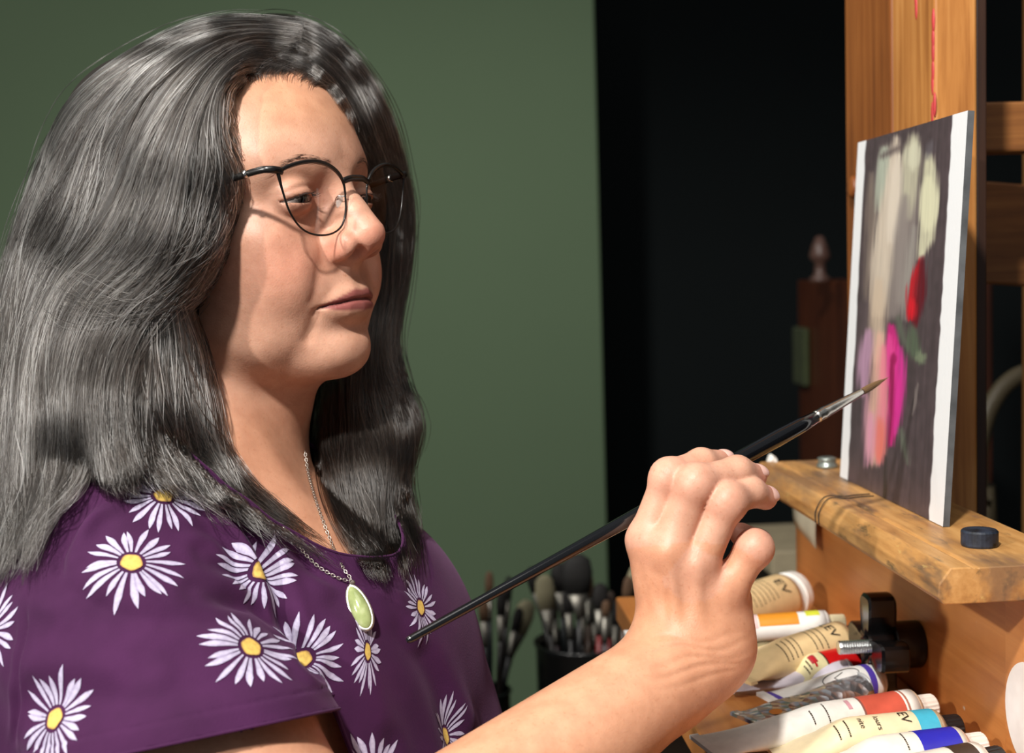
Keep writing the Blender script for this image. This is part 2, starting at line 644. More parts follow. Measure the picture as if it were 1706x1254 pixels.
# ================================================================== canvas panel on the ledge
PT = {}
_y0, _y1 = 0.790, 0.992
for k, (a, b, y) in dict(TF=(1437, 238, _y1), BF=(1404, 795, _y1), TN=(1615, 184, _y0), BN=(1577, 880, _y0)).items():
    PT[k] = ray_plane(a, b, 1, y)
_xb, _xt = (PT['BF'][0] + PT['BN'][0]) / 2, (PT['TF'][0] + PT['TN'][0]) / 2
_zb, _zt = 0.9838, (PT['TF'][2] + PT['TN'][2]) / 2


def canvas_pt(u, v, off=0.0):
    """u 0 far side .. 1 near side, v 0 top .. 1 bottom; off along the outward normal"""
    lean = _n((-(_zt - _zb), 0, (_xt - _xb)))
    return np.array((_xt + (_xb - _xt) * v, _y1 + (_y0 - _y1) * u, _zt + (_zb - _zt) * v)) + lean * off


STROKES = [  # pixel path, radius start, radius end, colour, softness
    ([(1512, 290), (1500, 400), (1488, 520)], 24, 24, (138, 128, 124), 8),
    ([(1480, 250), (1474, 380), (1466, 500)], 16, 16, (150, 140, 130), 8),
    ([(1452, 290), (1449, 400), (1443, 500)], 6, 6, (126, 112, 104), 4),
    ([(1443, 500), (1436, 620)], 6, 4, (92, 78, 82), 5),
    ([(1474, 250), (1470, 300), (1464, 350)], 12, 6, (174, 182, 166), 4),
    ([(1494, 232), (1488, 300), (1478, 360), (1468, 440), (1464, 520)], 9, 18, (210, 196, 178), 5),
    ([(1497, 262), (1490, 340), (1484, 400)], 11, 9, (218, 206, 190), 5),
    ([(1522, 232), (1518, 290), (1512, 360)], 16, 9, (188, 184, 160), 6),
    ([(1523, 240), (1520, 280)], 11, 10, (206, 204, 180), 5),
    ([(1508, 330), (1500, 420), (1496, 500)], 9, 8, (142, 132, 128), 6),
    ([(1524, 380), (1514, 460), (1508, 530)], 8, 7, (150, 144, 138), 6),
    ([(1548, 262), (1549, 330), (1544, 395), (1532, 430)], 14, 9, (208, 206, 176), 4),
    ([(1546, 300), (1546, 380)], 13, 13, (216, 214, 182), 5),
    ([(1464, 470), (1462, 540), (1460, 600)], 13, 9, (202, 182, 160), 6),
    ([(1448, 555), (1440, 610), (1438, 655)], 12, 8, (184, 144, 172), 5),
    ([(1445, 660), (1446, 720), (1444, 775)], 6, 4, (176, 128, 152), 5),
    ([(1466, 560), (1464, 640), (1458, 720), (1456, 770)], 13, 12, (224, 178, 160), 6),
    ([(1474, 580), (1474, 660), (1468, 730), (1465, 768)], 9, 8, (232, 132, 150), 6),
    ([(1466, 700), (1465, 765)], 9, 8, (222, 118, 104), 6),
    ([(1452, 690), (1450, 770)], 7, 5, (216, 150, 176), 5),
    ([(1486, 545), (1490, 600), (1490, 680), (1484, 740)], 12, 7, (206, 36, 128), 3),
    ([(1500, 580), (1500, 650), (1492, 720)], 9, 6, (214, 50, 150), 4),
    ([(1484, 560), (1482, 640)], 6, 6, (228, 74, 152), 4),
    ([(1486, 600), (1485, 690), (1480, 745)], 3.0, 2.6, (140, 18, 76), 2),
    ([(1488, 590), (1489, 604)], 4, 4, (150, 20, 84), 3),
    ([(1532, 432), (1522, 480), (1517, 530)], 5, 10, (186, 12, 30), 3),
    ([(1536, 430), (1534, 490), (1524, 540)], 6, 8, (96, 10, 28), 4),
    ([(1520, 500), (1519, 530)], 5, 4, (214, 24, 44), 4),
    ([(1496, 530), (1504, 560), (1512, 580)], 6, 6, (92, 98, 86), 5),
    ([(1519, 545), (1522, 580), (1533, 600)], 7, 10, (84, 96, 78), 5),
    ([(1532, 590), (1536, 602)], 8, 6, (118, 128, 104), 4),
    ([(1500, 715), (1506, 745), (1512, 772)], 5, 3, (100, 106, 94), 4),
    ([(1530, 640), (1520, 690)], 2, 1, (120, 110, 108), 2),
    ([(1476, 760), (1474, 830)], 1.6, 1.2, (44, 40, 38), 2),
    ([(1470, 260), (1500, 245)], 4, 3, (96, 84, 84), 5),
    ([(1552, 238), (1545, 262)], 5, 4, (98, 92, 98), 6),
]


def seg_dist(px, py, pts, r0, r1):
    best = np.full(px.shape, 1e9)
    n = len(pts) - 1
    for i in range(n):
        ax, ay = pts[i]; bx, by = pts[i + 1]
        dx, dy = bx - ax, by - ay
        t = np.clip(((px - ax) * dx + (py - ay) * dy) / (dx * dx + dy * dy), 0, 1)
        r = r0 + (r1 - r0) * (i + t) / n
        s = (i + t) / n
        r = r * (1 - 0.55 * np.abs(2 * s - 1) ** 3)
        d = np.hypot(px - ax - t * dx, (py - ay - t * dy)) - r
        best = np.minimum(best, d)
    return best


NU, NV = 200, 420
uu, vv = np.meshgrid(np.linspace(0, 1, NU), np.linspace(0, 1, NV))
cp = np.array([canvas_pt(a, b, 0.0022) for a, b in zip(uu.ravel(), vv.ravel())])
cc = (cp - CAM) @ C2W
sx_ = W / 2 + FPX * cc[:, 0] / -cc[:, 2]
sy_ = H / 2 - FPX * cc[:, 1] / -cc[:, 2]
rg = np.random.default_rng(5)


def vnoise(x, y, seed):
    r = np.random.default_rng(seed).random((64, 64))
    xi, yi = np.floor(x).astype(int), np.floor(y).astype(int)
    fx, fy = x - xi, y - yi
    fx, fy = fx * fx * (3 - 2 * fx), fy * fy * (3 - 2 * fy)
    g = lambda a, b: r[a % 64, b % 64]
    return g(xi, yi) * (1 - fx) * (1 - fy) + g(xi + 1, yi) * fx * (1 - fy) + g(xi, yi + 1) * (1 - fx) * fy + g(xi + 1, yi + 1) * fx * fy


U, V = uu.ravel(), vv.ravel()
col = np.tile(np.array((76., 64., 68.)), (len(cp), 1))
streak = vnoise(U * 60, V * 9, 1) * 0.6 + vnoise(U * 24, V * 50, 2) * 0.4
col *= (0.86 + 0.26 * streak)[:, None]
jit = (vnoise(U * 110, V * 14, 7) - 0.5) * 7
for pts, r0, r1, c, soft in STROKES:
    d = seg_dist(sx_, sy_, pts, r0 * 1.15, r1 * 1.15) + jit
    soft = soft * 1.35
    w = 1 - np.clip((d + soft) / (2 * soft), 0, 1)
    w = w * w * (3 - 2 * w) * (0.88 + 0.24 * (vnoise(U * 90, V * 14, 11) - 0.5))
    col += (np.array(c, float) - col) * np.clip(w, 0, 1)[:, None]
# bare white margins
wl = 0.085 + 0.012 * (vnoise(V * 22, V * 0, 21) - 0.5)
wr_ = 0.886 + 0.010 * (vnoise(V * 40, V * 0, 22) - 0.5)
mw = (1 - smoothstep(0, 0.010, U - wl)) + smoothstep(-0.006, 0.006, U - wr_)
col += (np.array((236., 238., 240.)) - col) * np.clip(mw, 0, 1)[:, None]
lin = np.where(col / 255 <= 0.04045, col / 255 / 12.92, ((col / 255 + 0.055) / 1.055) ** 2.4)
pmat = NT('oil_paint')
at = pmat.n('ShaderNodeVertexColor', layer_name='col')
tc = pmat.n('ShaderNodeTexCoord')
nz = pmat.n('ShaderNodeTexNoise', i_Scale=700.0, i_Detail=3.0)
mp = pmat.n('ShaderNodeMapping')
mp.inputs['Scale'].default_value = (1, 1, 0.25)
pmat.l(tc.outputs['Object'], mp.inputs[0])
pmat.l(mp.outputs[0], nz.inputs['Vector'])
pmat.set(Base_Color=at.outputs[0], Roughness=0.42)
pmat.bump(nz.outputs[0], 0.25, 0.0005)
canvas = empty('canvas_panel', tuple(canvas_pt(0.5, 1.0)))
tag(canvas, 'unfinished oil painting of pale petals and pink bloom on a panel on the easel ledge', 'painting')
fi = [(r * NU + c, r * NU + c + 1, (r + 1) * NU + c + 1, (r + 1) * NU + c) for r in range(NV - 1) for c in range(NU - 1)]
mesh_obj('painted_surface', cp, fi, pmat.mat, canvas, True, lin)
# the board itself
co = [canvas_pt(u, v, o) for o in (-0.0020, 0.0021) for u, v in ((0, 0), (1, 0), (1, 1), (0, 1))]
bm = bmesh.new()
bv_ = [bm.verts.new(tuple(c)) for c in co]
for f4 in ((0, 1, 2, 3), (7, 6, 5, 4), (0, 4, 5, 1), (1, 5, 6, 2), (2, 6, 7, 3), (3, 7, 4, 0)):
    bm.faces.new([bv_[i] for i in f4])
bm_obj('board', bm, plain('grey_board', srgb(92, 94, 96), 0.7, 0.3, 0.0, 0.2, 60.0), canvas)
# ================================================================== things behind, out of focus
TBL = wall_mat('dark_table_wood', srgb(30, 24, 20), 40, 0.6)
tb = empty('side_table', (0.0, 1.55, 0.0))
tag(tb, 'dark wooden side table under the jars of brushes', 'table')
box('table_top', (-0.30, 1.36, 0.47), (0.26, 1.66, 0.50), TBL, tb, 0.004)
for x, y in ((-0.28, 1.38), (0.20, 1.38), (-0.28, 1.60), (0.20, 1.60)):
    box('leg', (x, y, 0.0), (x + 0.04, y + 0.04, 0.47), TBL, tb, 0.003)

potm = NT('black_pot_glaze')
potm.set(Base_Color=srgb(12, 13, 13), Roughness=0.25)
glassm = NT('dark_jar_glass')
glassm.set(Base_Color=srgb(26, 32, 28), Roughness=0.12)


def pot(label, cx, cy, r, h, mat):
    root = empty('brush_pot', (cx, cy, 0.50))
    tag(root, label, 'pot')
    prof = [(0.0, 0), (r * 0.92, 0), (r, 0.006), (r, h - 0.004), (r * 1.02, h), (r * 0.97, h), (r * 0.95, h - 0.004), (r * 0.93, 0.008), (0.0, 0.008)]
    vs, fs = lathe(prof, 36)
    mesh_obj('vessel', vs + np.array((cx, cy, 0.50)), fs, mat, root, True)
    ring = [(cx + r * 1.01 * math.cos(a), cy + r * 1.01 * math.sin(a), 0.50 + h) for a in np.linspace(0, 2 * math.pi, 37)]
    vs, fs = tube(ring, 0.0022, 6, False)
    mesh_obj('rim', vs, fs, mat, root, True)
    return root


_pa = ray_plane(972, 1068, 1, 1.52)
_pb = ray_plane(806, 1150, 1, 1.58)
PA = pot('wide black pot full of paintbrushes on the side table', _pa[0], 1.52, 0.056, _pa[2] - 0.50, potm.mat)
PB = pot('narrow dark glass jar of slanting paintbrushes', _pb[0], 1.58, 0.032, _pb[2] - 0.50, glassm.mat)
rb = random.Random(21)
HCOL = [srgb(24, 20, 18), srgb(20, 20, 22), srgb(110, 16, 18), srgb(60, 40, 26), srgb(28, 34, 36), srgb(40, 12, 24)]
HM_ = [plain('brush_handle_%d' % i, c, 0.35) for i, c in enumerate(HCOL)]
FERM = NT('dull_ferrule')
FERM.set(Base_Color=(0.20, 0.19, 0.165), Metallic=1.0, Roughness=0.42)
BRM = [plain('bristle_%d' % i, srgb(*c), 0.8) for i, c in enumerate(((18, 15, 14), (142, 136, 108), (46, 31, 22), (20, 19, 18), (84, 60, 40)))]
WORDS_H = ['black-handled', 'charcoal-handled', 'red-handled', 'brown-handled', 'slate-handled', 'maroon-handled']
WORDS_B = ['dark bristles', 'pale bristles', 'brown bristles', 'black bristles', 'tan bristles']


USED = set()


def jar_brush(base, top, hcol, bcol, w, bl, flat, where):
    root = empty('jar_brush', tuple(base))
    d = _n(np.asarray(top) - base)
    L = float(np.linalg.norm(np.asarray(top) - base))
    M = frame(base, d, (1, 0.2, 0))
    f0 = L - bl - 0.030
    vs, fs = lathe([(0.0, 0), (0.0018, 0.001), (0.0028, f0 * 0.35), (0.0042, f0 * 0.8), (0.0034, f0)], 12)
    mesh_obj('handle', xf(vs, M), fs, HM_[hcol], root, True)
    vs, fs = lathe([(0.0036, f0 - 0.001), (0.0040, f0 + 0.004), (w * 0.9, f0 + 0.031)], 12)
    vs = [np.array(v) * ((1, 1, 1) if v[2] < f0 + 0.01 else (1, flat, 1)) for v in vs]
    mesh_obj('ferrule', xf(np.array(vs), M), fs, FERM.mat, root, True)
    vs, fs = lathe([(w * 0.9, f0 + 0.030), (w * 1.12, f0 + 0.030 + bl * 0.5), (w * 0.95, f0 + 0.030 + bl * 0.85), (w * 0.45, f0 + 0.030 + bl), (0, f0 + 0.03 + bl)], 12)
    vs = [np.array(v) * (1, flat, 1) for v in vs]
    mesh_obj('bristles', xf(np.array(vs), M), fs, BRM[bcol], root, True)
    size = 'very broad' if w >= 0.014 else 'broad' if w >= 0.010 else 'medium' if w >= 0.0065 else 'slim'
    lab = '%s %s brush with %s in the %s' % (size, WORDS_H[hcol], WORDS_B[bcol], where)
    lab = ('leaning ' if abs(d[0]) > 0.16 else 'upright ') + lab
    if lab in USED:
        lab = 'shorter ' + lab
    if lab in USED:
        lab = 'deep-set ' + lab
    USED.add(lab)
    tag(root, lab, 'paintbrush', 'brushes in the ' + where)


def at_px(px, py, Y):
    return ray_plane(px, py, 1, Y)


def foot(tp, rim, cy, r):
    """where a brush stands in its pot so that it clears the rim"""
    zb = 0.512
    f = (rim[2] - zb) / (tp[2] - zb)
    out = []
    for t_, c in ((tp[0], rim[0]), (tp[1], cy)):
        o = t_ - c
        b = 0.42 * o
        lim = 0.72 * r
        if abs((1 - f) * b + f * o) > lim:
            b = (math.copysign(lim, o) - f * o) / (1 - f)
        out.append(c + max(-0.72 * r, min(0.72 * r, b)))
    return np.array((out[0], out[1], zb))


TOPS_A = [(905, 958, 1, 0.011, 0.040, 0), (930, 938, 0, 0.010, 0.034, 4), (960, 924, 3, 0.017, 0.045, 1), (980, 955, 4, 0.006, 0.03, 3), (1000, 972, 0, 0.009, 0.03, 2), (885, 945, 3, 0.008, 0.03, 0),
          (918, 990, 2, 0.006, 0.03, 5), (945, 985, 0, 0.006, 0.026, 1), (1018, 985, 2, 0.005, 0.024, 2), (1030, 1000, 0, 0.006, 0.03, 2), (1048, 960, 4, 0.006, 0.03, 3), (1062, 940, 1, 0.007, 0.03, 0),
          (1075, 975, 0, 0.006, 0.03, 4), (968, 1000, 2, 0.005, 0.02, 0), (992, 1010, 3, 0.005, 0.02, 1), (1010, 1000, 4, 0.005, 0.02, 5)]
for i, (px, py, bc, w, bl, hc) in enumerate(TOPS_A):
    yy = 1.52 + 0.034 * math.sin(i * 2.4)
    tp_ = at_px(px, py, yy + rb.uniform(-0.02, 0.02))
    jar_brush(foot(tp_, _pa, 1.52, 0.056), tp_, hc, bc, w, bl, 0.5, 'wide pot')
TOPS_B = [(768, 985, 2, 0.005, 0.03, 3), (806, 1000, 4, 0.006, 0.026, 1), (815, 952, 4, 0.005, 0.03, 4), (848, 960, 3, 0.005, 0.03, 0), (880, 1000, 1, 0.012, 0.042, 0), (866, 1012, 0, 0.006, 0.03, 1), (836, 985, 0, 0.006, 0.03, 0)]
for i, (px, py, bc, w, bl, hc) in enumerate(TOPS_B):
    tp_ = at_px(px, py, 1.58 + rb.uniform(-0.03, 0.03))
    jar_brush(foot(tp_, _pb, 1.58, 0.032), tp_, hc, bc, w, bl, 0.5, 'narrow jar')

# cabinet with a turned finial in the dark alcove
CABM = wood('cabinet_wood', srgb(60, 28, 14), srgb(80, 40, 20), srgb(96, 50, 26), 'Z', 0.5, 0.35, False)
cx0 = ray_plane(1330, 600, 1, 2.3)[0]
cx1 = cx0 + 0.22
ctop = ray_plane(1380, 470, 1, 2.0)[2]
cab = empty('wooden_cabinet', ((cx0 + cx1) / 2, 2.15, 0.0))
tag(cab, 'tall brown wooden cabinet with a turned corner finial in the dark alcove', 'cabinet')
box('carcass', (cx0, 2.0, 0.0), (cx1, 2.30, ctop), CABM, cab, 0.004)
box('door', (cx0 + 0.02, 1.988, 0.30), (cx1 - 0.02, 1.999, ctop - 0.03), CABM, cab, 0.004)
fx = ray_plane(1366, 470, 1, 2.05)
vs, fs = lathe([(0.0, 0), (0.016, 0), (0.016, 0.006), (0.009, 0.012), (0.008, 0.030), (0.015, 0.036), (0.016, 0.042), (0.012, 0.056), (0.006, 0.070), (0.0, 0.072)], 24)
mesh_obj('finial', vs + np.array((fx[0], 2.05, ctop)), fs, plain('finial_wood', srgb(84, 60, 52), 0.4), cab, True)
gx = cx0 - 0.012
zt_, zb_ = ray_plane(1330, 560, 1, 2.0)[2], ray_plane(1330, 668, 1, 2.0)[2]
bm = box_bm((gx, 2.225, zb_), (cx0 - 0.001, 2.295, zt_), 0.004)
tag(bm_obj('hanging_cloth', bm, plain('olive_cloth', srgb(58, 66, 38), 0.9), None), "olive green cloth hanging against the cabinet's side", 'cloth')
# low beige-topped chest in front of the cabinet
lx0, lx1 = ray_plane(1285, 930, 1, 1.78)[0], ray_plane(1480, 930, 1, 1.78)[0]
lz = ray_plane(1300, 918, 1, 1.78)[2]
ch = empty('low_chest', ((lx0 + lx1) / 2, 1.88, 0.0))
tag(ch, 'low chest with a pale beige top standing before the brown cabinet', 'chest')
box('top_board', (lx0, 1.78, lz - 0.035), (lx1, 1.97, lz), plain('beige_top', srgb(150, 138, 112), 0.7), ch, 0.003)
box('carcass', (lx0 + 0.01, 1.79, 0.0), (lx1 - 0.01, 1.96, lz - 0.035), TBL, ch, 0.003)
# bentwood chair beyond the easel
chm = plain('pale_bentwood', srgb(84, 74, 54), 0.5)
ck = empty('bentwood_chair', (0.66, 1.55, 0.0))
tag(ck, 'pale bentwood chair with a round hoop back beyond the easel', 'chair')
hc_ = ray_plane(1718, 770, 1, 1.42)
hoop = [(hc_[0] + 0.060 * math.cos(a), 1.42, hc_[2] + 0.10 * math.sin(a)) for a in np.linspace(-0.6, math.pi + 0.6, 40)]
hoop = [(hoop[0][0], 1.42, 0.46)] + hoop + [(hoop[-1][0], 1.42, 0.46)]
vs, fs = tube(spline(hoop, 120), 0.010, 10)
mesh_obj('back_hoop', vs, fs, chm, ck, True)
vs, fs = lathe([(0.0, 0), (0.18, 0), (0.19, 0.012), (0.18, 0.026), (0.0, 0.026)], 40)
mesh_obj('seat', vs + np.array((hc_[0], 1.58, 0.44)), fs, chm, ck, True)
for x, y in ((-0.12, 1.46), (0.12, 1.46), (-0.12, 1.70), (0.12, 1.70)):
    vs, fs = tube([(hc_[0] + x * 1.2, y, 0.0), (hc_[0] + x, y, 0.445)], 0.014, 10)
    mesh_obj('leg', vs, fs, chm, ck, True)
# ================================================================== oil paint tubes on the shelf
def text_geo(s, size):
    cu = bpy.data.curves.new('txt', 'FONT')
    cu.body = s
    cu.size = size
    cu.resolution_u = 3
    o = bpy.data.objects.new('txt', cu)
    COL.objects.link(o)
    bpy.context.view_layer.update()
    me = bpy.data.meshes.new_from_object(o.evaluated_get(bpy.context.evaluated_depsgraph_get()))
    bm = bmesh.new(); bm.from_mesh(me)
    bmesh.ops.triangulate(bm, faces=bm.faces)
    bmesh.ops.subdivide_edges(bm, edges=[e for e in bm.edges if e.calc_length() > size * 0.25], cuts=1)
    vs = [tuple(v.co) for v in bm.verts]
    fs = [tuple(v.index for v in f.verts) for f in bm.faces]
    bm.free()
    bpy.data.objects.remove(o); bpy.data.curves.remove(cu); bpy.data.meshes.remove(me)
    return np.array(vs), fs


INK = plain('label_ink', srgb(52, 46, 40), 0.7, 0.2)
TUBE_MATS = {}


def tmat(rgb, rough=0.38, metal=0.0):
    k = (rgb, rough, metal)
    if k not in TUBE_MATS:
        TUBE_MATS[k] = plain('tube_%d_%d_%d' % rgb, srgb(*rgb), rough, 0.5, metal, 0.05, 120.0)
    return TUBE_MATS[k]


FOIL = NT('crumpled_foil')
tc = FOIL.n('ShaderNodeTexCoord')
vz = FOIL.n('ShaderNodeTexVoronoi', i_Scale=130.0)
FOIL.l(tc.outputs['Object'], vz.inputs['Vector'])
FOIL.set(Base_Color=(0.66, 0.66, 0.69), Metallic=0.9, Roughness=0.3)
FOIL.bump(vz.outputs[0], 0.9, 0.004)


def paint_tube(label, head, tail, r, zh, zt, body, cap=None, shoulder=(196, 170, 140), bands=(), text=(), dashes=(), flat=0.5, roll=0.0, caplen=0.011, capr=0.62, rib=0.03, wob=0.0, foil=False, group='oil paint tubes on the easel shelf'):
    """collapsible tube: round at the shoulder, pinched flat at the tail"""
    A = ray_plane(tail[0], tail[1], 2, SH_Z + zt)
    B = ray_plane(head[0], head[1], 2, SH_Z + zh)
    ax = _n(B - A)
    full = float(np.linalg.norm(B - A))
    L = full - (caplen + r * 0.45 if cap else r * 0.3)
    up = _n(np.array((0, 0, 1)) - ax * ax[2])
    sd = np.cross(ax, up)
    if sd[1] > 0:
        sd = -sd
    up, sd = up * math.cos(roll) + sd * math.sin(roll), sd * math.cos(roll) - up * math.sin(roll)

    def S(t, ang, off=0.0):
        k = float(smoothstep(0.0, flat, t)) ** 0.8
        hw = r * (1.42 + (1 - 1.42) * k) + off
        th = r * (0.05 + 0.95 * k) + off
        w = wob * math.sin(11 * t + 2 * ang) * (1 - 0.6 * t)
        lift = max(0.0, r * (0.05 + 0.95 * k) * (abs(math.cos(roll)) + 0.0) + 0.0005 - (zt + (zh - zt) * t * L / full))
        return A + ax * (L * t) + up * ((th + w) * math.cos(ang) + lift) + sd * ((hw + w) * math.sin(ang))

    root = empty('paint_tube', tuple((A + B) / 2 - np.array((0, 0, r))))
    tag(root, label, 'paint tube', group)
    NA_, NT_ = 28, 24

    def loft(t0, t1, off, a0=0.0, a1=2 * math.pi, nt=NT_):
        vs, fs = [], []
        full_ = abs(a1 - a0 - 2 * math.pi) < 1e-6
        na = NA_ if full_ else NA_ + 1
        for i in range(nt + 1):
            t = t0 + (t1 - t0) * i / nt
            for k in range(na):
                vs.append(S(t, a0 + (a1 - a0) * k / NA_, off))
        for i in range(nt):
            for k in range(NA_):
                k2 = (k + 1) % na
                fs.append((i * na + k, i * na + k2, (i + 1) * na + k2, (i + 1) * na + k))
        return vs, fs

    vs, fs = loft(0, 1, 0)
    fs += [tuple(range(NA_))[::-1], tuple(NT_ * NA_ + k for k in range(NA_))]
    bd = mesh_obj('body', np.array(vs), fs, FOIL.mat if foil else tmat(body), root, True)
    # crimped tail fold
    cr = [A - ax * 0.0005 + up * s1 * 0.0011 * 1.1 + sd * s2 * r * 1.44 + ax * s3 for s3 in (0.0, 0.0055) for s1, s2 in ((-1, -1), (1, -1), (1, 1), (-1, 1))]
    mesh_obj('crimp', np.array(cr), [(0, 1, 2, 3), (7, 6, 5, 4), (0, 4, 5, 1), (1, 5, 6, 2), (2, 6, 7, 3), (3, 7, 4, 0)], FOIL.mat if foil else tmat(body), root)
    # shoulder
    C0 = A + ax * L
    M = frame(C0, ax, up)
    vs, fs = lathe([(r * 0.995, -0.0002), (r * 0.97, r * 0.10), (r * 0.72, r * 0.32), (r * 0.45, r * 0.42), (r * 0.40, r * 0.44 + 0.002)], 28)
    mesh_obj('shoulder', xf(vs, M), fs, tmat(shoulder, 0.3, 0.0), root, True)
    if cap:
        z0 = r * 0.40
        rr = r * capr
        prof = [(rr * 0.9, z0), (rr, z0 + 0.0006), (rr * 0.96, z0 + caplen - 0.0008), (rr * 0.9, z0 + caplen), (0.0, z0 + caplen)]
        vs, fs = lathe(prof, 40)
        vs = [np.array(v) * ((1 + (rib if (k % 2) else -rib)) if 0 < (k // 40) < 3 else 1) * np.array((1, 1, 1)) + np.array((0, 0, 0)) for k, v in enumerate(vs)]
        for k in range(len(vs)):
            vs[k][2] = prof[k // 40][1]
        mesh_obj('cap', xf(np.array(vs), M), fs, tmat(cap, 0.35), root, False)
    for b in bands:
        t0, t1, c = b[:3]
        a0, a1 = (b[3], b[4]) if len(b) > 3 else (0.0, 2 * math.pi)
        vs, fs = loft(t0, t1, 0.00025, a0, a1, 8)
        mesh_obj('label_band', np.array(vs), fs, tmat(c), bd, True)
    for s, t0, size, a0 in text:
        tv, tf = text_geo(s, size)
        mesh_obj('lettering', np.array([S(t0 + y / L, a0 + x / r, 0.0006) for x, y, _ in tv]), tf, INK, bd)
    if dashes:
        V, F = [], []
        rg_ = random.Random(int(r * 1e6) + len(label))
        for t0, a0, a1, n in dashes:      # rows of print too small to read
            a = a0
            while a < a1:
                w_ = rg_.uniform(0.03, 0.10)
                for tt, aa in ((t0, a), (t0, a + w_), (t0 + 0.0009 / L, a + w_), (t0 + 0.0009 / L, a)):
                    V.append(S(tt, aa, 0.0005))
                F.append(tuple(range(len(V) - 4, len(V))))
                a += w_ + 0.035
        pr = mesh_obj('fine_print', np.array(V), F, INK, bd)
        pr['kind'] = 'stuff'
    return root, S, bd


CREAM = (226, 196, 146)
WHITE = (238, 236, 232)
paint_tube('large cream tube with wide white cap at the far end of the shelf', (1326, 987), (1165, 1052), 0.0200, 0.0212, 0.015, CREAM, (236, 234, 228), (232, 228, 220),
           text=[('EV', 0.80, 0.014, 0.30)], dashes=[(0.72 - 0.055 * i, -0.5, 1.15, 0) for i in range(9)], flat=0.4, caplen=0.010, capr=0.97, rib=0.0)
paint_tube('white tube with an orange label and yellow-green square behind the wrist', (1408, 1036), (1044, 1061), 0.0098, 0.0310, 0.026, WHITE, (226, 214, 176), (232, 228, 222),
           bands=[(0.66, 0.86, (216, 140, 40), -0.6, 1.2), (0.60, 0.655, (226, 190, 186), -0.7, 1.3), (0.90, 0.97, (208, 214, 66), -0.3, 0.6)],
           dashes=[(0.58 - 0.03 * i, 0.1, 1.1, 0) for i in range(3)], flat=0.45)
paint_tube('olive-grey tube with black cap lying between cream tubes', (1352, 1054), (1232, 1088), 0.0095, 0.0180, 0.012, (140, 128, 98), (28, 26, 26), (120, 110, 90))
paint_tube('cream tube with black lettering and a brown shoulder beside the black knob', (1430, 1058), (1220, 1126), 0.0145, 0.0260, 0.016, CREAM, (34, 30, 30), (150, 112, 84),
           text=[('LEV', 0.83, 0.0105, -0.25)], dashes=[(0.76 - 0.05 * i, -0.35, 1.2, 0) for i in range(3)] + [(0.52 - 0.045 * i, 0.1, 1.2, 0) for i in range(4)], flat=0.5)
paint_tube('red tube with a cream crest label under the knob bolt', (1474, 1094), (1300, 1144), 0.0125, 0.0135, 0.006, (222, 212, 164), None, (196, 20, 22),
           bands=[(0.40, 1.0, (200, 18, 20)), (0.385, 0.40, (60, 40, 36)), (0.25, 0.31, (170, 52, 58), 0.2, 0.75), (0.27, 0.29, (190, 30, 40), 0.35, 1.0)],
           dashes=[(0.22, 0.3, 0.9, 0), (0.19, 0.4, 1.0, 0)], flat=0.3)
paint_tube('flattened lilac-white tube tail lying under the others', (1420, 1122), (1206, 1142), 0.0105, 0.0120, 0.006, (206, 200, 212), None, (200, 196, 200), flat=1.2)
rt, S6, b6 = paint_tube('white tube with purple bands and a hand-drawn oval mark', (1466, 1132), (1284, 1168), 0.0118, 0.0125, 0.010, WHITE, None, (220, 214, 206),
                        bands=[(0.0, 0.10, (84, 62, 168)), (0.86, 0.92, (84, 62, 168))], flat=0.8)
for nm, loop in (('drawn_oval', [(0.62 + 0.17 * math.cos(a), 0.45 + 0.50 * math.sin(a)) for a in np.linspace(0, 2 * math.pi, 40)]), ('drawn_letter', [(0.66, 0.20), (0.56, 0.42), (0.60, 0.80)])):
    path = np.array([S6(t_, a_, 0.0004) for t_, a_ in loop])
    vs, fs = tube(path, 0.00028, 5)
    mesh_obj(nm, vs, fs, INK, b6, True)
rt, S7, b7 = paint_tube('crumpled silver foil tube with a small orange mark', (1440, 1146), (1246, 1200), 0.0115, 0.0118, 0.0098, (180, 180, 186), None, (190, 190, 190), flat=1.3, wob=0.0010, foil=True)
vs = [S7(0.20 + 0.05 * math.cos(a), 0.25 + 0.22 * math.sin(a), 0.0008) for a in np.linspace(0, 2 * math.pi, 17)[:-1]]
mesh_obj('orange_mark', np.array(vs), [tuple(range(16))], tmat((226, 140, 60)), b7)
paint_tube('white tube with a salmon-red band and white cap', (1556, 1176), (1172, 1244), 0.0132, 0.0150, 0.010, (240, 236, 228), (236, 224, 212), (192, 160, 132),
           bands=[(0.735, 0.93, (206, 92, 72)), (0.725, 0.735, (140, 90, 80)), (0.94, 0.95, (170, 110, 90)), (0.66, 0.68, (214, 160, 170), 0.1, 0.7)],
           dashes=[(0.55, 0.1, 1.2, 0), (0.48, 0.3, 1.0, 0)], flat=0.6)
paint_tube('cream tube with a turquoise band and ribbed black cap', (1600, 1210), (1290, 1258), 0.0128, 0.0140, 0.008, (236, 218, 178), (26, 24, 26), (176, 146, 116),
           bands=[(0.86, 0.985, (70, 178, 206))], text=[('EV', 0.76, 0.0085, 0.0), ('lours', 0.60, 0.0050, 0.15), ('nite', 0.50, 0.0050, 0.2)],
           dashes=[(0.42, 0.1, 1.0, 0), (0.36, 0.1, 1.0, 0)], flat=0.5)
paint_tube('white tube with an ultramarine band and pinkish white cap', (1640, 1240), (1350, 1290), 0.0125, 0.0135, 0.008, (236, 230, 216), (238, 222, 210), (196, 160, 140),
           bands=[(0.70, 0.97, (44, 44, 176))], dashes=[(0.6, 0.0, 1.0, 0)], flat=0.5)
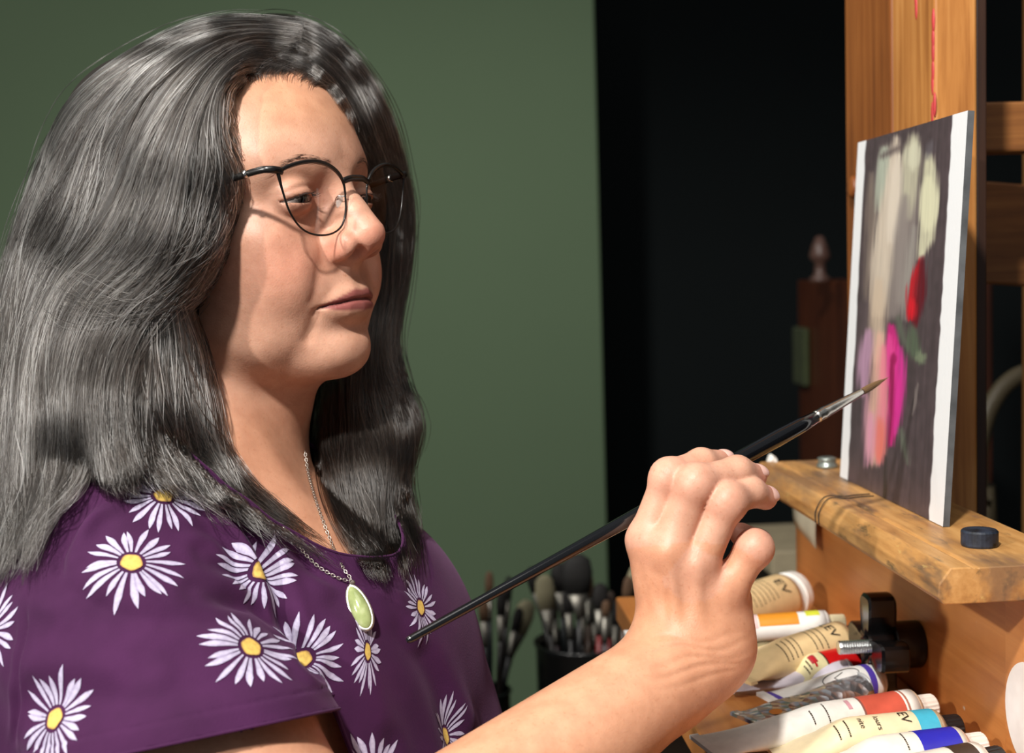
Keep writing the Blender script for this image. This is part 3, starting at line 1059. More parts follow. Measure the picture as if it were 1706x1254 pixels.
paint_tube('white tube with a black-brown band and small black cap', (1668, 1262), (1400, 1330), 0.0120, 0.0130, 0.008, (232, 226, 214), (30, 28, 28), (210, 190, 170),
           bands=[(0.78, 0.95, (66, 54, 46))], flat=0.5)
# ivory palette stick across the tubes
a_, b_ = ray_plane(1226, 1096, 2, SH_Z + 0.022), ray_plane(1338, 1060, 2, SH_Z + 0.032)
M = frame((a_ + b_) / 2, _n(b_ - a_), (0, 0, 1))
L_ = np.linalg.norm(b_ - a_) / 2
bm = box_bm((-0.0016, -0.0042, -L_), (0.0016, 0.0042, L_), 0.0012)
for v in bm.verts:
    v.co = Vector(M[:3, :3] @ np.array(v.co) + M[:3, 3])
tag(bm_obj('mixing_stick', bm, plain('ivory_wood', srgb(226, 202, 150), 0.5), None), 'flat ivory mixing stick lying on the paint tubes', 'stick')
# round sticker on the side board
vs, fs = lathe([(0.0, 0), (0.030, 0), (0.030, 0.0006), (0.0, 0.0006)], 40)
_k = ray_plane(1716, 1195, 0, 0.3268)
mesh_obj('round_sticker', xf(vs, frame(_k, (-1, 0, 0))), fs, plain('sticker_paper', srgb(240, 236, 232), 0.5), easel)
# ================================================================== the painter: body
HEAD_O = P(379, 411, 0.8436)
_yaw, _pit, _rol = math.radians(32.8), math.radians(4.7), math.radians(-1.5)
_F = np.array((math.cos(_yaw) * math.cos(_pit), -math.sin(_yaw) * math.cos(_pit), math.sin(_pit)))
_R = np.array((-math.sin(_yaw), -math.cos(_yaw), 0.0))
_U = np.cross(_F, -_R)
_R, _U = _R * math.cos(_rol) + _U * math.sin(_rol), _U * math.cos(_rol) - _R * math.sin(_rol)
HEAD = np.stack([_F, _R, _U], 1)          # columns: forward, her right, up
SYM = np.array((1, -1, 1))


def hl(x, y, z):
    """head-local (forward, her right, up) -> world"""
    return HEAD_O + HEAD @ np.array((x, y, z), float)


def to_head(p):
    return ((p - HEAD_O.astype(np.float32)) @ HEAD.astype(np.float32)).astype(np.float32)


def poly_cap(p, pts, rs):
    d = None
    for i in range(len(pts) - 1):
        c = sd_cap(p, pts[i], pts[i + 1], rs[i], rs[i + 1])
        d = c if d is None else np.minimum(d, c)
    return d


EYE_C = np.array((0.0775, 0.0315, 0.0205))
EYE_R = 0.0122
MOUTH = [(0.0985, 0, -0.0430), (0.0965, 0.009, -0.0428), (0.0905, 0.0175, -0.0440), (0.0835, 0.0245, -0.0462)]


def mouth_lines(ya):
    """height of the lip seam and thickness of the upper and lower lip at |y|"""
    zl = -0.0430 - 3.2 * ya ** 2 + 0.0006 * np.exp(-((ya - 0.006) / 0.006) ** 2)
    r = np.clip(1 - (ya / 0.0262) ** 2, 0, 1)
    tu = 0.0056 * r ** 0.8 + 0.0008 * np.exp(-((ya - 0.006) / 0.004) ** 2)
    tw = 0.0068 * r ** 0.9
    return zl, tu, tw


def f_head(q):
    """q in head-local coordinates"""
    p = q.copy()
    p[:, 1] = np.sqrt(p[:, 1] ** 2 + 1e-6)
    d = sd_ell(p, (-0.003, 0, 0.043), (0.090, 0.073, 0.077))
    d = smin(d, sd_ell(p, (0.034, 0, 0.044), (0.061, 0.061, 0.062)), 0.02)
    d = smin(d, sd_ell(p, (0.036, 0, -0.018), (0.050, 0.057, 0.060)), 0.02)
    d = smin(d, sd_cap(p, (0.004, 0.046, -0.050), (0.058, 0.014, -0.069), 0.018, 0.0175), 0.020)
    d = smin(d, sd_ell(p, (0.036, 0.030, -0.046), (0.036, 0.026, 0.032)), 0.02)
    d = smin(d, sd_ell(p, (0.066, 0, -0.042), (0.032, 0.030, 0.030)), 0.016)       # muzzle
    d = smin(d, sd_ell(p, (0.0735, 0, -0.0725), (0.0200, 0.0235, 0.0165)), 0.013)    # chin
    d = smin(d, sd_ell(p, (0.054, 0.041, -0.004), (0.027, 0.022, 0.020)), 0.016)   # cheekbone
    d = smin(d, sd_ell(p, (0.056, 0.034, -0.026), (0.028, 0.022, 0.022)), 0.018)   # cheek
    d = smin(d, sd_cap(p, (0.080, 0.012, 0.0395), (0.068, 0.040, 0.040), 0.0115, 0.012), 0.014)  # brow ridge
    # eye socket
    d = d + 0.0050 * gauss(p, (0.092, 0.030, 0.0205), (0.016, 0.0160, 0.0120))
    d = d + 0.0030 * gauss(p, (0.094, 0.0150, 0.021), (0.012, 0.006, 0.012))
    # nose
    n = poly_cap(p, [(0.0880, 0, 0.030), (0.0945, 0, 0.018), (0.1030, 0, 0.005), (0.1085, 0, -0.0048)],
                 [0.0080, 0.0070, 0.0074, 0.0100])
    n = smin(n, sd_ell(p, (0.089, 0, -0.003), (0.0185, 0.0125, 0.0225)), 0.012)
    n = smin(n, sd_ell(p, (0.0965, 0.0136, -0.0100), (0.0112, 0.0066, 0.0086)), 0.0045)
    d = smin(d, n, 0.0085)
    d = smax(d, -sd_ell(p, (0.1050, 0.0080, -0.0162), (0.0062, 0.0036, 0.0048)), 0.0025)
    d = d + 0.0016 * gauss(p, (0.095, 0.0208, -0.009), (0.008, 0.0026, 0.011))      # crease behind the wing
    # eyelids
    q2 = p - EYE_C.astype(np.float32)
    lid = np.linalg.norm(q2, axis=1) - (EYE_R + 0.0013)
    zc = q2[:, 2] - (-0.0020 - 0.08 * q2[:, 1])
    yw = np.clip(q2[:, 1] / 0.0132, -1, 1)
    half = 0.0025 * (1 - yw ** 2)
    slit = np.maximum(np.abs(zc) - half, -(q2[:, 0] - 0.002))
    lid = smax(lid, -slit, 0.0007)
    d = smax(d, -(np.linalg.norm(q2, axis=1) - (EYE_R - 0.0004)) * (q2[:, 0] > 0) - 0.5 * (q2[:, 0] <= 0), 0.001)
    d = smin(d, lid, 0.0035)
    d = d + 0.0011 * np.exp(-((zc - 0.0072 + 18.0 * q2[:, 1] ** 2) / 0.0013) ** 2) * gauss(p, (0.089, 0.032, 0.026), (0.014, 0.015, 0.02))
    d = d + 0.0010 * np.exp(-((zc + 0.0095 - 14.0 * q2[:, 1] ** 2) / 0.0022) ** 2) * gauss(p, (0.089, 0.030, 0.012), (0.012, 0.016, 0.02))
    # folds
    fold = poly_cap(p, [(0.0955, 0.0215, -0.0110), (0.0900, 0.0275, -0.0250), (0.0835, 0.0315, -0.0400)], [0, 0, 0])
    d = d + 0.0012 * np.exp(-(fold / 0.0042) ** 2)
    ch = poly_cap(p, [(0.089, 0.029, -0.008), (0.085, 0.035, -0.022), (0.078, 0.038, -0.036)], [0, 0, 0])
    d = d - 0.0016 * np.exp(-(ch / 0.0100) ** 2)
    mar = poly_cap(p, [(0.083, 0.0275, -0.049), (0.077, 0.030, -0.062)], [0, 0])
    d = d + 0.0010 * np.exp(-(mar / 0.0040) ** 2)
    d = d - 0.0022 * gauss(p, (0.058, 0.040, -0.062), (0.02, 0.014, 0.012))         # jowl
    d = d + 0.0030 * gauss(p, (0.094, 0, -0.0590), (0.012, 0.022, 0.0058))          # under the lip
    # lips
    up = poly_cap(p, [(0.0945, 0.0, -0.0392), (0.0938, 0.006, -0.0386), (0.0900, 0.015, -0.0412), (0.0835, 0.0240, -0.0455)],
                  [0.0040, 0.0042, 0.0034, 0.0014])
    lo = poly_cap(p, [(0.0935, 0.0, -0.0478), (0.0917, 0.009, -0.0477), (0.0877, 0.0165, -0.0473), (0.0830, 0.0238, -0.0464)],
                  [0.0048, 0.0046, 0.0034, 0.0013])
    d = smin(d, up, 0.0055)
    d = smin(d, lo, 0.0055)
    d = d + 0.0011 * gauss(p, (0.102, 0, -0.028), (0.010, 0.0032, 0.0075))          # philtrum
    zl, tu, tw = mouth_lines(p[:, 1])
    fr = smoothstep(0.070, 0.080, p[:, 0]) * (1 - smoothstep(0.0250, 0.0285, p[:, 1]))
    d = d + 0.0020 * fr * np.exp(-((p[:, 2] - zl) / 0.0011) ** 2)
    d = d + 0.0012 * gauss(p, (0.083, 0.0270, -0.0468), (0.006, 0.0035, 0.0035))
    # ear, mostly under the hair
    e = sd_ell(p, (-0.008, 0.072, 0.008), (0.017, 0.007, 0.030))
    e = smax(e, -sd_ell(p, (-0.006, 0.079, 0.010), (0.010, 0.006, 0.018)), 0.004)
    d = smin(d, e, 0.006)
    return d


NECK_T = hl(-0.018, 0, -0.045)
NECK_B = P(350, 860, 0.822)
TYAW = math.radians(17)
TF = np.array((math.cos(TYAW), -math.sin(TYAW), 0.0))
TR = np.array((-math.sin(TYAW), -math.cos(TYAW), 0.0))
TORSO = np.stack([TF, TR, np.array((0, 0, 1.0))], 1)
TORSO_C = P(395, 1180, 0.815)


def tl(x, y, z):
    return TORSO_C + TORSO @ np.array((x, y, z), float)


SHO_N = P(214, 1062, 0.700)
SHO_F = P(556, 915, 0.965)
ELBOW = P(596, 1510, 0.630)
WRIST = P(1146, 1098, 0.738)
ARM_MID = SHO_N + (ELBOW - SHO_N) * 0.45


def f_torso(p, g=0.0):
    """trunk; g thickens it for the garment"""
    q = ((p - TORSO_C.astype(np.float32)) @ TORSO.astype(np.float32))
    d = sd_ell(q, (-0.035, 0, -0.02), (0.115 + g, 0.165 + g, 0.22 + g))
    d = smin(d, sd_ell(q, (0.0, 0, -0.20), (0.150 + g, 0.17 + g, 0.18 + g)), 0.05)
    d = smin(d, sd_ell(q, (0.082, 0.068, -0.105), (0.078 + g, 0.080 + g, 0.100 + g)), 0.06)
    d = smin(d, sd_ell(q, (0.082, -0.068, -0.105), (0.078 + g, 0.080 + g, 0.100 + g)), 0.06)
    d = smin(d, sd_cap(p, NECK_B + (0, 0, -0.045), SHO_N + (0.0, 0.014, 0.002), 0.052 + g, 0.046 + g), 0.04)
    d = smin(d, sd_ell(q, (0.045, -0.02, 0.0), (0.095 + g, 0.135 + g, 0.125 + g)), 0.04)
    d = smin(d, sd_cap(p, NECK_B + (0, 0, -0.035), SHO_F, 0.055 + g, 0.045 + g), 0.04)
    return d


def f_neck(p):
    d = sd_cap(p, NECK_T, NECK_B + (0, 0, -0.03), 0.052, 0.050)
    d = smin(d, sd_cap(p, hl(0.046, 0, -0.068), hl(0.004, 0, -0.098), 0.017, 0.036), 0.03)
    # sternomastoid cords
    d = smin(d, sd_cap(p, hl(-0.008, 0.052, -0.05), P(490, 890, 0.785), 0.012, 0.010), 0.02)
    return d


def f_arm(p, g=0.0):
    return smin(sd_cap(p, SHO_N, ARM_MID, 0.049 + g, 0.044 + g), sd_cap(p, ARM_MID, ELBOW, 0.043 + g, 0.038 + g), 0.02)


# ---- hand: joints as (px, py, depth, radius)
HB = 0.738
FINGERS = {
    'index': [(1078, 900, .742, .0108), (1115, 795, .737, .0094), (1168, 771, .752, .0080), (1203, 768, .765, .0064)],
    'middle': [(1114, 920, .732, .0108), (1158, 806, .727, .0098), (1228, 785, .741, .0084), (1258, 793, .750, .0068)],
    'ring': [(1162, 942, .731, .0105), (1210, 836, .726, .0097), (1250, 819, .738, .0082), (1275, 829, .747, .0068)],
    'pinky': [(1206, 988, .735, .0108), (1257, 913, .731, .0089), (1262, 906, .757, .0080), (1235, 890, .768, .0068)],
    'thumb': [(1130, 1010, .765, .0150), (1130, 905, .778, .0125), (1170, 830, .782, .0105), (1205, 795, .778, .0085)],
}
FJ = {k: [(P(a, b, c), r) for a, b, c, r in v] for k, v in FINGERS.items()}


def f_hand(p):
    d = sd_cap(p, ELBOW, WRIST, 0.043, 0.0265)
    d = smin(d, sd_cap(p, WRIST + (P(1110, 1130, .738) - P(1146, 1098, .738)), P(1180, 1080, .740), 0.022, 0.019), 0.02)
    wr = [P(1106, 1072, .742), P(1134, 1080, .736), P(1166, 1082, .736), P(1200, 1078, .741)]
    palm = None
    for w_, k in zip(wr, ('index', 'middle', 'ring', 'pinky')):
        c = sd_cap(p, w_, FJ[k][0][0], 0.0125, FJ[k][0][1] + 0.0004)
        palm = c if palm is None else smin(palm, c, 0.010)
    # palm body on the far side
    palm = smin(palm, sd_cap(p, P(1150, 1060, .752), P(1150, 960, .756), 0.020, 0.017), 0.016)
    palm = smin(palm, sd_cap(p, P(1190, 1060, .750), P(1205, 1000, .752), 0.019, 0.015), 0.016)
    d = smin(d, palm, 0.016)
    fing = None
    for k, js in FJ.items():
        c = None
        for i in range(len(js) - 1):
            s = sd_cap(p, js[i][0], js[i + 1][0], js[i][1], js[i + 1][1])
            c = s if c is None else smin(c, s, 0.004)
        # knuckle swelling
        c = smin(c, np.linalg.norm(p - js[1][0].astype(np.float32), axis=1) - js[1][1] * 1.06, 0.006)
        fing = c if fing is None else smin(fing, c, 0.0010)
    d = smin(d, fing, 0.0050)
    # knuckle bumps and tendons on the back of the hand
    n = _n(CAM - P(1150, 950, .74))
    for k, a in (('index', .0022), ('middle', .0030), ('ring', .0020), ('pinky', .0024)):
        d = d - a * gauss(p, FJ[k][0][0] + n * 0.010, (0.010,) * 3)
    for w_, k, a in zip(wr, ('index', 'middle', 'ring', 'pinky'), (.0012, .0030, .0024, .0014)):
        t = sd_cap(p, w_ + n * 0.014, FJ[k][0][0] + n * 0.012, 0, 0)
        d = d - a * np.exp(-(t / 0.0032) ** 2)
    # creases: wrist folds and finger joints
    ax = _n(FJ['middle'][0][0] - WRIST)
    s = (p - WRIST.astype(np.float32)) @ ax.astype(np.float32)
    s = s + 0.18 * ((p - WRIST.astype(np.float32)) @ np.array((1, 0, 0), np.float32))
    m = gauss(p, WRIST + n * 0.02, (0.03,) * 3)
    xw = (p - WRIST.astype(np.float32)) @ np.array((1, 0, 0), np.float32)
    for k_, (o_, a_) in enumerate(((-0.001, .0006), (0.0040, .0009), (0.0085, .0006), (0.0135, .0008), (0.0180, .0005))):
        d = d + m * a_ * np.exp(-((s - o_ - 0.0016 * np.sin(xw * (90 + 23 * k_) + k_)) / 0.0013) ** 2)
    for k in ('index', 'middle', 'ring'):
        c, r = FJ[k][1]
        ax = _n(FJ[k][2][0] - FJ[k][0][0])
        s = (p - c.astype(np.float32)) @ ax.astype(np.float32)
        m = gauss(p, c, (0.014,) * 3)
        for o in (-0.003, 0.0, 0.003):
            d = d + m * 0.00035 * np.exp(-((s - o) / 0.0012) ** 2)
    return d


_hand_c = np.mean([WRIST, FJ['middle'][1][0]], 0)


def f_body(p):
    out = np.full(len(p), 0.5, np.float32)
    q = to_head(p)
    dn = f_neck(p)
    dt = smin(f_torso(p, -0.007), f_arm(p, -0.003), 0.03)
    d = smin(dt, dn, 0.025)
    m = (np.linalg.norm(q - np.array((0, 0, 0.02), np.float32), axis=1) < 0.20)
    if m.any():
        d[m] = smin(d[m], f_head(q[m]), 0.016)
    m = sd_cap(p, ELBOW, WRIST, 0, 0) < 0.09
    m |= np.linalg.norm(p - _hand_c.astype(np.float32), axis=1) < 0.14
    if m.any():
        d[m] = smin(d[m], f_hand(p[m]), 0.012)
    return d


def body_colour(pts):
    q = to_head(pts)
    ya = np.abs(q[:, 1])
    p = q.copy(); p[:, 1] = ya
    base = np.array(srgb(214, 166, 141))
    c = np.tile(base, (len(pts), 1))

    def blend(col, w):
        c[:] = c + (np.array(col) - c) * np.clip(w, 0, 1)[:, None]

    head = (np.linalg.norm(q, axis=1) < 0.16)
    hz = head.astype(float)
    blend(srgb(216, 150, 126), hz * 0.8 * gauss(p, (0.07, 0.042, -0.018), (0.04, 0.022, 0.022)))   # cheek flush
    blend(srgb(212, 138, 118), hz * 0.75 * gauss(p, (0.112, 0, -0.008), (0.016, 0.012, 0.012)))
    blend(srgb(212, 140, 120), hz * 0.7 * gauss(p, (0.097, 0.016, -0.012), (0.010, 0.007, 0.009)))
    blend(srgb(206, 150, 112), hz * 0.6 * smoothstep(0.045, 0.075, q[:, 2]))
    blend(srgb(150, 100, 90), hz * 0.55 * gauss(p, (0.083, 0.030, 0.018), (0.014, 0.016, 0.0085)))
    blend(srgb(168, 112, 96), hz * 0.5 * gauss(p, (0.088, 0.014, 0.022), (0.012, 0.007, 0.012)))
    # shade inside the nostrils put into the colour, then the lips
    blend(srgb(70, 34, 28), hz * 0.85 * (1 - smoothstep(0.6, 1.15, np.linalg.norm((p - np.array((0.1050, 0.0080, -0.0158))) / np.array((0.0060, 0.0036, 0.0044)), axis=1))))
    zl, tu, tw = mouth_lines(ya)
    dz = q[:, 2] - zl
    lipw = smoothstep(-0.0008, 0.0008, np.minimum(tu - dz, tw + dz)) * (ya < 0.0262) * (q[:, 0] > 0.075)
    blend(srgb(150, 80, 80), hz * 0.9 * lipw)
    blend(srgb(96, 44, 42), hz * 0.8 * np.exp(-(dz / 0.0009) ** 2) * (ya < 0.0268) * (q[:, 0] > 0.075))
    # neck and chest: a little more tanned
    nk = smoothstep(-0.075, -0.115, q[:, 2]) * (np.linalg.norm(pts - NECK_B, axis=1) < 0.25)
    blend(srgb(196, 138, 104), 0.6 * nk)
    # arm and hand
    dh = np.linalg.norm(pts - _hand_c, axis=1)
    blend(srgb(214, 158, 124), 0.8 * (sd_cap(pts.astype(np.float32), ELBOW, WRIST, 0, 0) < 0.07) * (dh > 0.02))
    for k, js in FJ.items():
        for j in js[:2]:
            blend(srgb(222, 150, 132), 0.55 * gauss(pts, j[0], (0.011,) * 3))
        blend(srgb(214, 132, 116), 0.6 * gauss(pts, js[3][0], (0.010,) * 3))
    n = _n(CAM - P(1150, 950, .74))
    blend(srgb(186, 128, 92), 0.5 * gauss(pts, P(1135, 1020, .72), (0.026, 0.03, 0.026)))
    return c


def skin_material():
    m = NT('skin')
    at = m.n('ShaderNodeVertexColor', layer_name='col')
    tc = m.n('ShaderNodeTexCoord')
    n1 = m.n('ShaderNodeTexNoise', i_Scale=70.0, i_Detail=5.0, i_Roughness=0.6)
    n2 = m.n('ShaderNodeTexNoise', i_Scale=420.0, i_Detail=3.0)
    n3 = m.n('ShaderNodeTexVoronoi', i_Scale=900.0)
    for n_ in (n1, n2, n3):
        m.l(tc.outputs['Object'], n_.inputs['Vector'])
    mott = m.ramp(n1.outputs[0], [(0.35, (0.86, 0.78, 0.74)), (0.62, (1.06, 1.04, 1.03))])
    col = m.mix(0.75, at.outputs[0], mott, 'MULTIPLY')
    fr = m.ramp(n2.outputs[0], [(0.60, (1, 1, 1)), (0.74, (0.80, 0.66, 0.56))])
    col = m.mix(0.45, col, fr, 'MULTIPLY')
    m.set(Base_Color=col, Roughness=0.46)
    m.b.inputs['Specular IOR Level'].default_value = 0.42
    m.b.inputs['Subsurface Weight'].default_value = 0.14
    m.b.inputs['Subsurface Radius'].default_value = (1.0, 0.35, 0.18)
    m.b.inputs['Subsurface Scale'].default_value = 0.004
    h = m.n('ShaderNodeMath', operation='ADD', i_0=n3.outputs[0], i_1=n2.outputs[0])
    m.bump(h.outputs[0], 0.12, 0.0005)
    return m.mat


person = empty('person', tuple(P(395, 1400, 0.815)))
tag(person, 'long-haired painter in a purple daisy T-shirt and glasses holding a brush to the canvas', 'person')
lo_ = np.min([HEAD_O - 0.14, P(60, 1500, .66), SHO_F - 0.08, TORSO_C - (0.20, 0.22, 0.16)], 0)
hi_ = np.max([HEAD_O + 0.15, FJ['thumb'][0][0] + 0.06, FJ['pinky'][3][0] + 0.05, SHO_F + 0.08], 0)
lo_[2] = ELBOW[2] - 0.07
lo_ -= np.array((0.02, 0.06, 0.0))
BODY_PTS, BODY_Q = sdf_mesh(f_body, lo_, hi_, 0.0013)
SKIN = skin_material()
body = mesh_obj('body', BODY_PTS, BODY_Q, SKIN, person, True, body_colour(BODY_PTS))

# eyes
eye_m = NT('eye')
tc = eye_m.n('ShaderNodeTexCoord')
sx = eye_m.n('ShaderNodeSeparateXYZ'); eye_m.l(tc.outputs['Object'], sx.inputs[0])
eye_m.set(Base_Color=eye_m.ramp(sx.outputs[2], [(0.0, (0.55, 0.48, 0.44)), (0.0094, (0.52, 0.45, 0.42)), (0.0100, (0.03, 0.025, 0.02)), (0.0112, (0.05, 0.04, 0.03)), (0.0117, (0.003, 0.003, 0.003))]), Roughness=0.08)
for s in (1, -1):
    bm = bmesh.new()
    bmesh.ops.create_uvsphere(bm, u_segments=40, v_segments=28, radius=EYE_R)
    e = bm_obj('eyeball', bm, eye_m.mat, None, True)
    g = HEAD @ np.array((0.93, 0.0, -0.34))
    e.matrix_world = Matrix(frame(hl(EYE_C[0], EYE_C[1] * s, EYE_C[2]), g).tolist())
    mw = e.matrix_world.copy()
    e.parent = person
    e.matrix_parent_inverse = person.matrix_world.inverted()
    e.matrix_world = mw

# fingernails
nailm = NT('fingernail')
nailm.set(Base_Color=srgb(232, 186, 172), Roughness=0.25)
for k, upv in (('index', (0.15, -0.25, 0.95)), ('middle', (0.30, -0.35, 0.85)), ('ring', (0.45, -0.45, 0.75))):
    (d0, r0), (t0_, r1) = FJ[k][2], FJ[k][3]
    ax = _n(t0_ - d0)
    u_ = np.array(upv); u_ = _n(u_ - ax * u_.dot(ax)); w_ = np.cross(ax, u_)
    bm = bmesh.new()
    bmesh.ops.create_uvsphere(bm, u_segments=20, v_segments=12, radius=1)
    c_ = t0_ + ax * 0.0010 + u_ * (r1 * 0.62)
    for v in bm.verts:
        q = np.array(v.co)
        v.co = Vector(c_ + ax * q[0] * 0.0062 + w_ * q[1] * r1 * 0.78 + u_ * q[2] * r1 * 0.46)
    bm_obj('fingernail', bm, nailm.mat, person, True)
# ================================================================== purple T-shirt with printed daisies
AX_ARM = _n(ELBOW - SHO_N)
_ha, _hb = P(546, 1184, 0.645), P(228, 1251, 0.645)
HEM_N = _n(np.cross(_hb - _ha, (_ha + _hb) / 2 - CAM))
if HEM_N.dot(AX_ARM) < 0:
    HEM_N = -HEM_N
HEM_P = (_ha + _hb) / 2
V_BOT = P(612, 978, 0.785)


def hem_s(p):
    """>0 beyond the sleeve hem; only near the arm"""
    return (p - HEM_P.astype(np.float32)) @ HEM_N.astype(np.float32)


FOLDS = [  # pixel path on the cloth, height mm, width mm
    ([(395, 862), (440, 935), (478, 1030), (512, 1115)], -9.0, 5.0),
    ([(330, 850), (400, 905), (455, 985), (480, 1040)], 4.0, 5.0),
    ([(300, 860), (370, 900), (425, 965)], -3.6, 4.5),
    ([(345, 925), (410, 965), (455, 1030)], -3.6, 5.0),
    ([(270, 845), (345, 885), (395, 930)], 2.6, 5.0),
    ([(170, 826), (128, 866), (102, 920), (92, 985)], -3.0, 4.0),
    ([(190, 830), (150, 870), (126, 925)], 2.2, 4.0),
    ([(80, 965), (190, 1020), (330, 1045)], -2.4, 6.0),
    ([(200, 1040), (330, 1062), (430, 1050)], 2.0, 7.0),
    ([(330, 990), (420, 1012), (478, 1058)], -3.0, 5.0),
    ([(20, 1120), (120, 1100), (240, 1120)], 2.4, 9.0),
    ([(60, 1170), (200, 1165), (340, 1140), (470, 1110)], -1.8, 8.0),
    ([(44, 1000), (34, 1100), (22, 1250)], -2.2, 2.0),
    ([(560, 1000), (610, 1130), (650, 1250)], 4.0, 12.0),
    ([(690, 1050), (735, 1140), (765, 1250)], -4.6, 11.0),
    ([(650, 1000), (720, 1080), (790, 1230)], 3.0, 9.0),
    ([(480, 905), (540, 960), (590, 985)], -2.0, 4.0),
]


def f_shirt(p):
    t = f_torso(p, 0.0065)
    sl = smin(sd_cap(p, SHO_N + (0.0, 0.0, -0.002), ARM_MID, 0.0590, 0.0520), sd_cap(p, ARM_MID, ELBOW, 0.0530, 0.0500), 0.02)
    # the hem falls open below the arm
    sl = smin(sl, sd_cap(p, SHO_N + np.array((-0.020, 0.012, -0.03)), P(250, 1290, .655), 0.055, 0.048), 0.025)
    d = smin(t, sl, 0.007)
    d = d + 0.0007 * np.sin(p[:, 0] * 95 + p[:, 2] * 60) * np.sin(p[:, 2] * 70 - p[:, 1] * 80)
    hs = hem_s(p)
    am = (t > 0.002)
    d = d + am * (0.0006 * np.exp(-((hs + 0.0105) / 0.0008) ** 2) - 0.0005 * (hs > -0.0105))
    q = ((p - TORSO_C.astype(np.float32)) @ TORSO.astype(np.float32))
    nk = neck_clip(q)
    d = d + 0.0007 * np.exp(-((nk + 0.13) / 0.012) ** 2) * (q[:, 2] > 0.0)
    return d


_vb = (V_BOT - TORSO_C) @ TORSO
_nb = (NECK_B - TORSO_C) @ TORSO
NX0 = _nb[0] + 0.010
NA = _vb[0] - NX0 + 0.02
NP0 = _vb.astype(np.float32)
_back = _nb + np.array((-0.070, 0, 0.020))
NPN = _n(np.cross(_vb * (1, 0, 1) - _back * (1, 0, 1), (0, 1, 0)))
NPN = (NPN if NPN[2] > 0 else -NPN).astype(np.float32)


def neck_clip(q):
    """>0 inside the neck opening (torso-local)"""
    x = q[:, 0] - NX0
    a = np.where(x > 0, NA, 0.062)
    e = 1 - np.sqrt((x / a) ** 2 + (q[:, 1] / 0.070) ** 2 + 1e-9)
    pl = (q - NP0) @ NPN / 0.07
    return np.minimum(e, pl)


lo_ = np.min([P(-120, 1400, .62), TORSO_C - (0.2, 0.22, 0.2), SHO_N - 0.08], 0)
hi_ = np.max([TORSO_C + (0.22, 0.22, 0.19), SHO_F + 0.08], 0)
lo_[2] = P(400, 1390, .7)[2] - 0.10
sp, sq = sdf_mesh(f_shirt, lo_, hi_, 0.0016)


def shirt_clip(p):
    q = ((p - TORSO_C) @ TORSO)
    c1 = np.where(q[:, 2] > 0.02, neck_clip(q) * 0.07, -1.0)
    arm = sd_cap(p.astype(np.float32), SHO_N, ELBOW, 0, 0) < 0.085
    tor = f_torso(p.astype(np.float32), 0.0065) > 0.004
    c2 = np.where(arm & tor, hem_s(p), -1.0)
    return np.maximum(c1, c2)


# drape folds: push the cloth along its normal near the fold lines
_bv = BVHTree.FromPolygons([tuple(v) for v in sp.tolist()], sq.tolist())
_e = np.float32(0.0008)
_f0 = f_shirt(sp)
_nr = np.stack([f_shirt(sp + np.eye(3, dtype=np.float32)[k] * _e) - _f0 for k in range(3)], 1)
_nr /= np.linalg.norm(_nr, axis=1)[:, None] + 1e-12
disp = np.zeros(len(sp))
for pts, amp, w in FOLDS:
    hp = []
    for x, y in spline(pts, 14):
        h_, _, _, _ = _bv.ray_cast(Vector(CAM), (Vector(P(x, y, 1.0)) - Vector(CAM)).normalized())
        if h_ is not None:
            hp.append(np.array(h_))
    if len(hp) < 3:
        continue
    q = poly_cap(sp, hp, [0] * len(hp))
    prof = np.exp(-(q / (w * 0.001)) ** 2) - 0.35 * np.exp(-((q - w * 0.0021) / (w * 0.0011)) ** 2)
    ends = np.minimum(np.linalg.norm(sp - hp[0], axis=1), np.linalg.norm(sp - hp[-1], axis=1))
    disp += amp * 0.001 * 1.05 * prof * smoothstep(0, 0.018, ends)
sp = (sp + _nr * disp[:, None]).astype(np.float32)
cv = shirt_clip(sp)
keep = (cv[sq] < 0).sum(1) >= 2
keep &= sp[sq][:, :, 2].max(1) > lo_[2] + 0.006
sq = sq[keep]
# pull the cut edge onto the cut line
ed = {}
for f4 in sq.tolist():
    for a, b in zip(f4, f4[1:] + f4[:1]):
        k = (a, b) if a < b else (b, a)
        ed[k] = ed.get(k, 0) + 1
bv = np.unique(np.array([k for k, c in ed.items() if c == 1]).ravel())
for _ in range(3):
    b = sp[bv].astype(np.float64)
    c0 = shirt_clip(b)
    ok = np.abs(c0) < 0.006
    gr = np.stack([(shirt_clip(b + np.eye(3)[k] * 2e-4) - c0) / 2e-4 for k in range(3)], 1)
    st = np.clip(c0, -0.002, 0.002)[:, None] * gr / np.maximum((gr * gr).sum(1), 0.3)[:, None]
    b[ok] -= st[ok]
    sp[bv] = b
# smooth the cut edges along their loops
nbr = {}
for (a, b), c in ed.items():
    if c == 1:
        nbr.setdefault(a, []).append(b); nbr.setdefault(b, []).append(a)
ids = np.array([k for k, v in nbr.items() if len(v) == 2])
n0 = np.array([nbr[k][0] for k in ids]); n1 = np.array([nbr[k][1] for k in ids])
for _ in range(25):
    sp[ids] = 0.4 * sp[ids] + 0.3 * (sp[n0] + sp[n1])
LOOPS = []
seen = set()
for st in nbr:
    if st in seen:
        continue
    loop, cur, prev = [st], st, None
    seen.add(st)
    while True:
        nx = [q for q in nbr[cur] if q != prev and q not in seen]
        if not nx:
            break
        prev, cur = cur, nx[0]
        seen.add(cur); loop.append(cur)
    LOOPS.append(sp[loop].copy())
used = np.unique(sq)
remap = -np.ones(len(sp), int)
remap[used] = np.arange(len(used))
SHIRT_P, SHIRT_Q = sp[used], remap[sq]

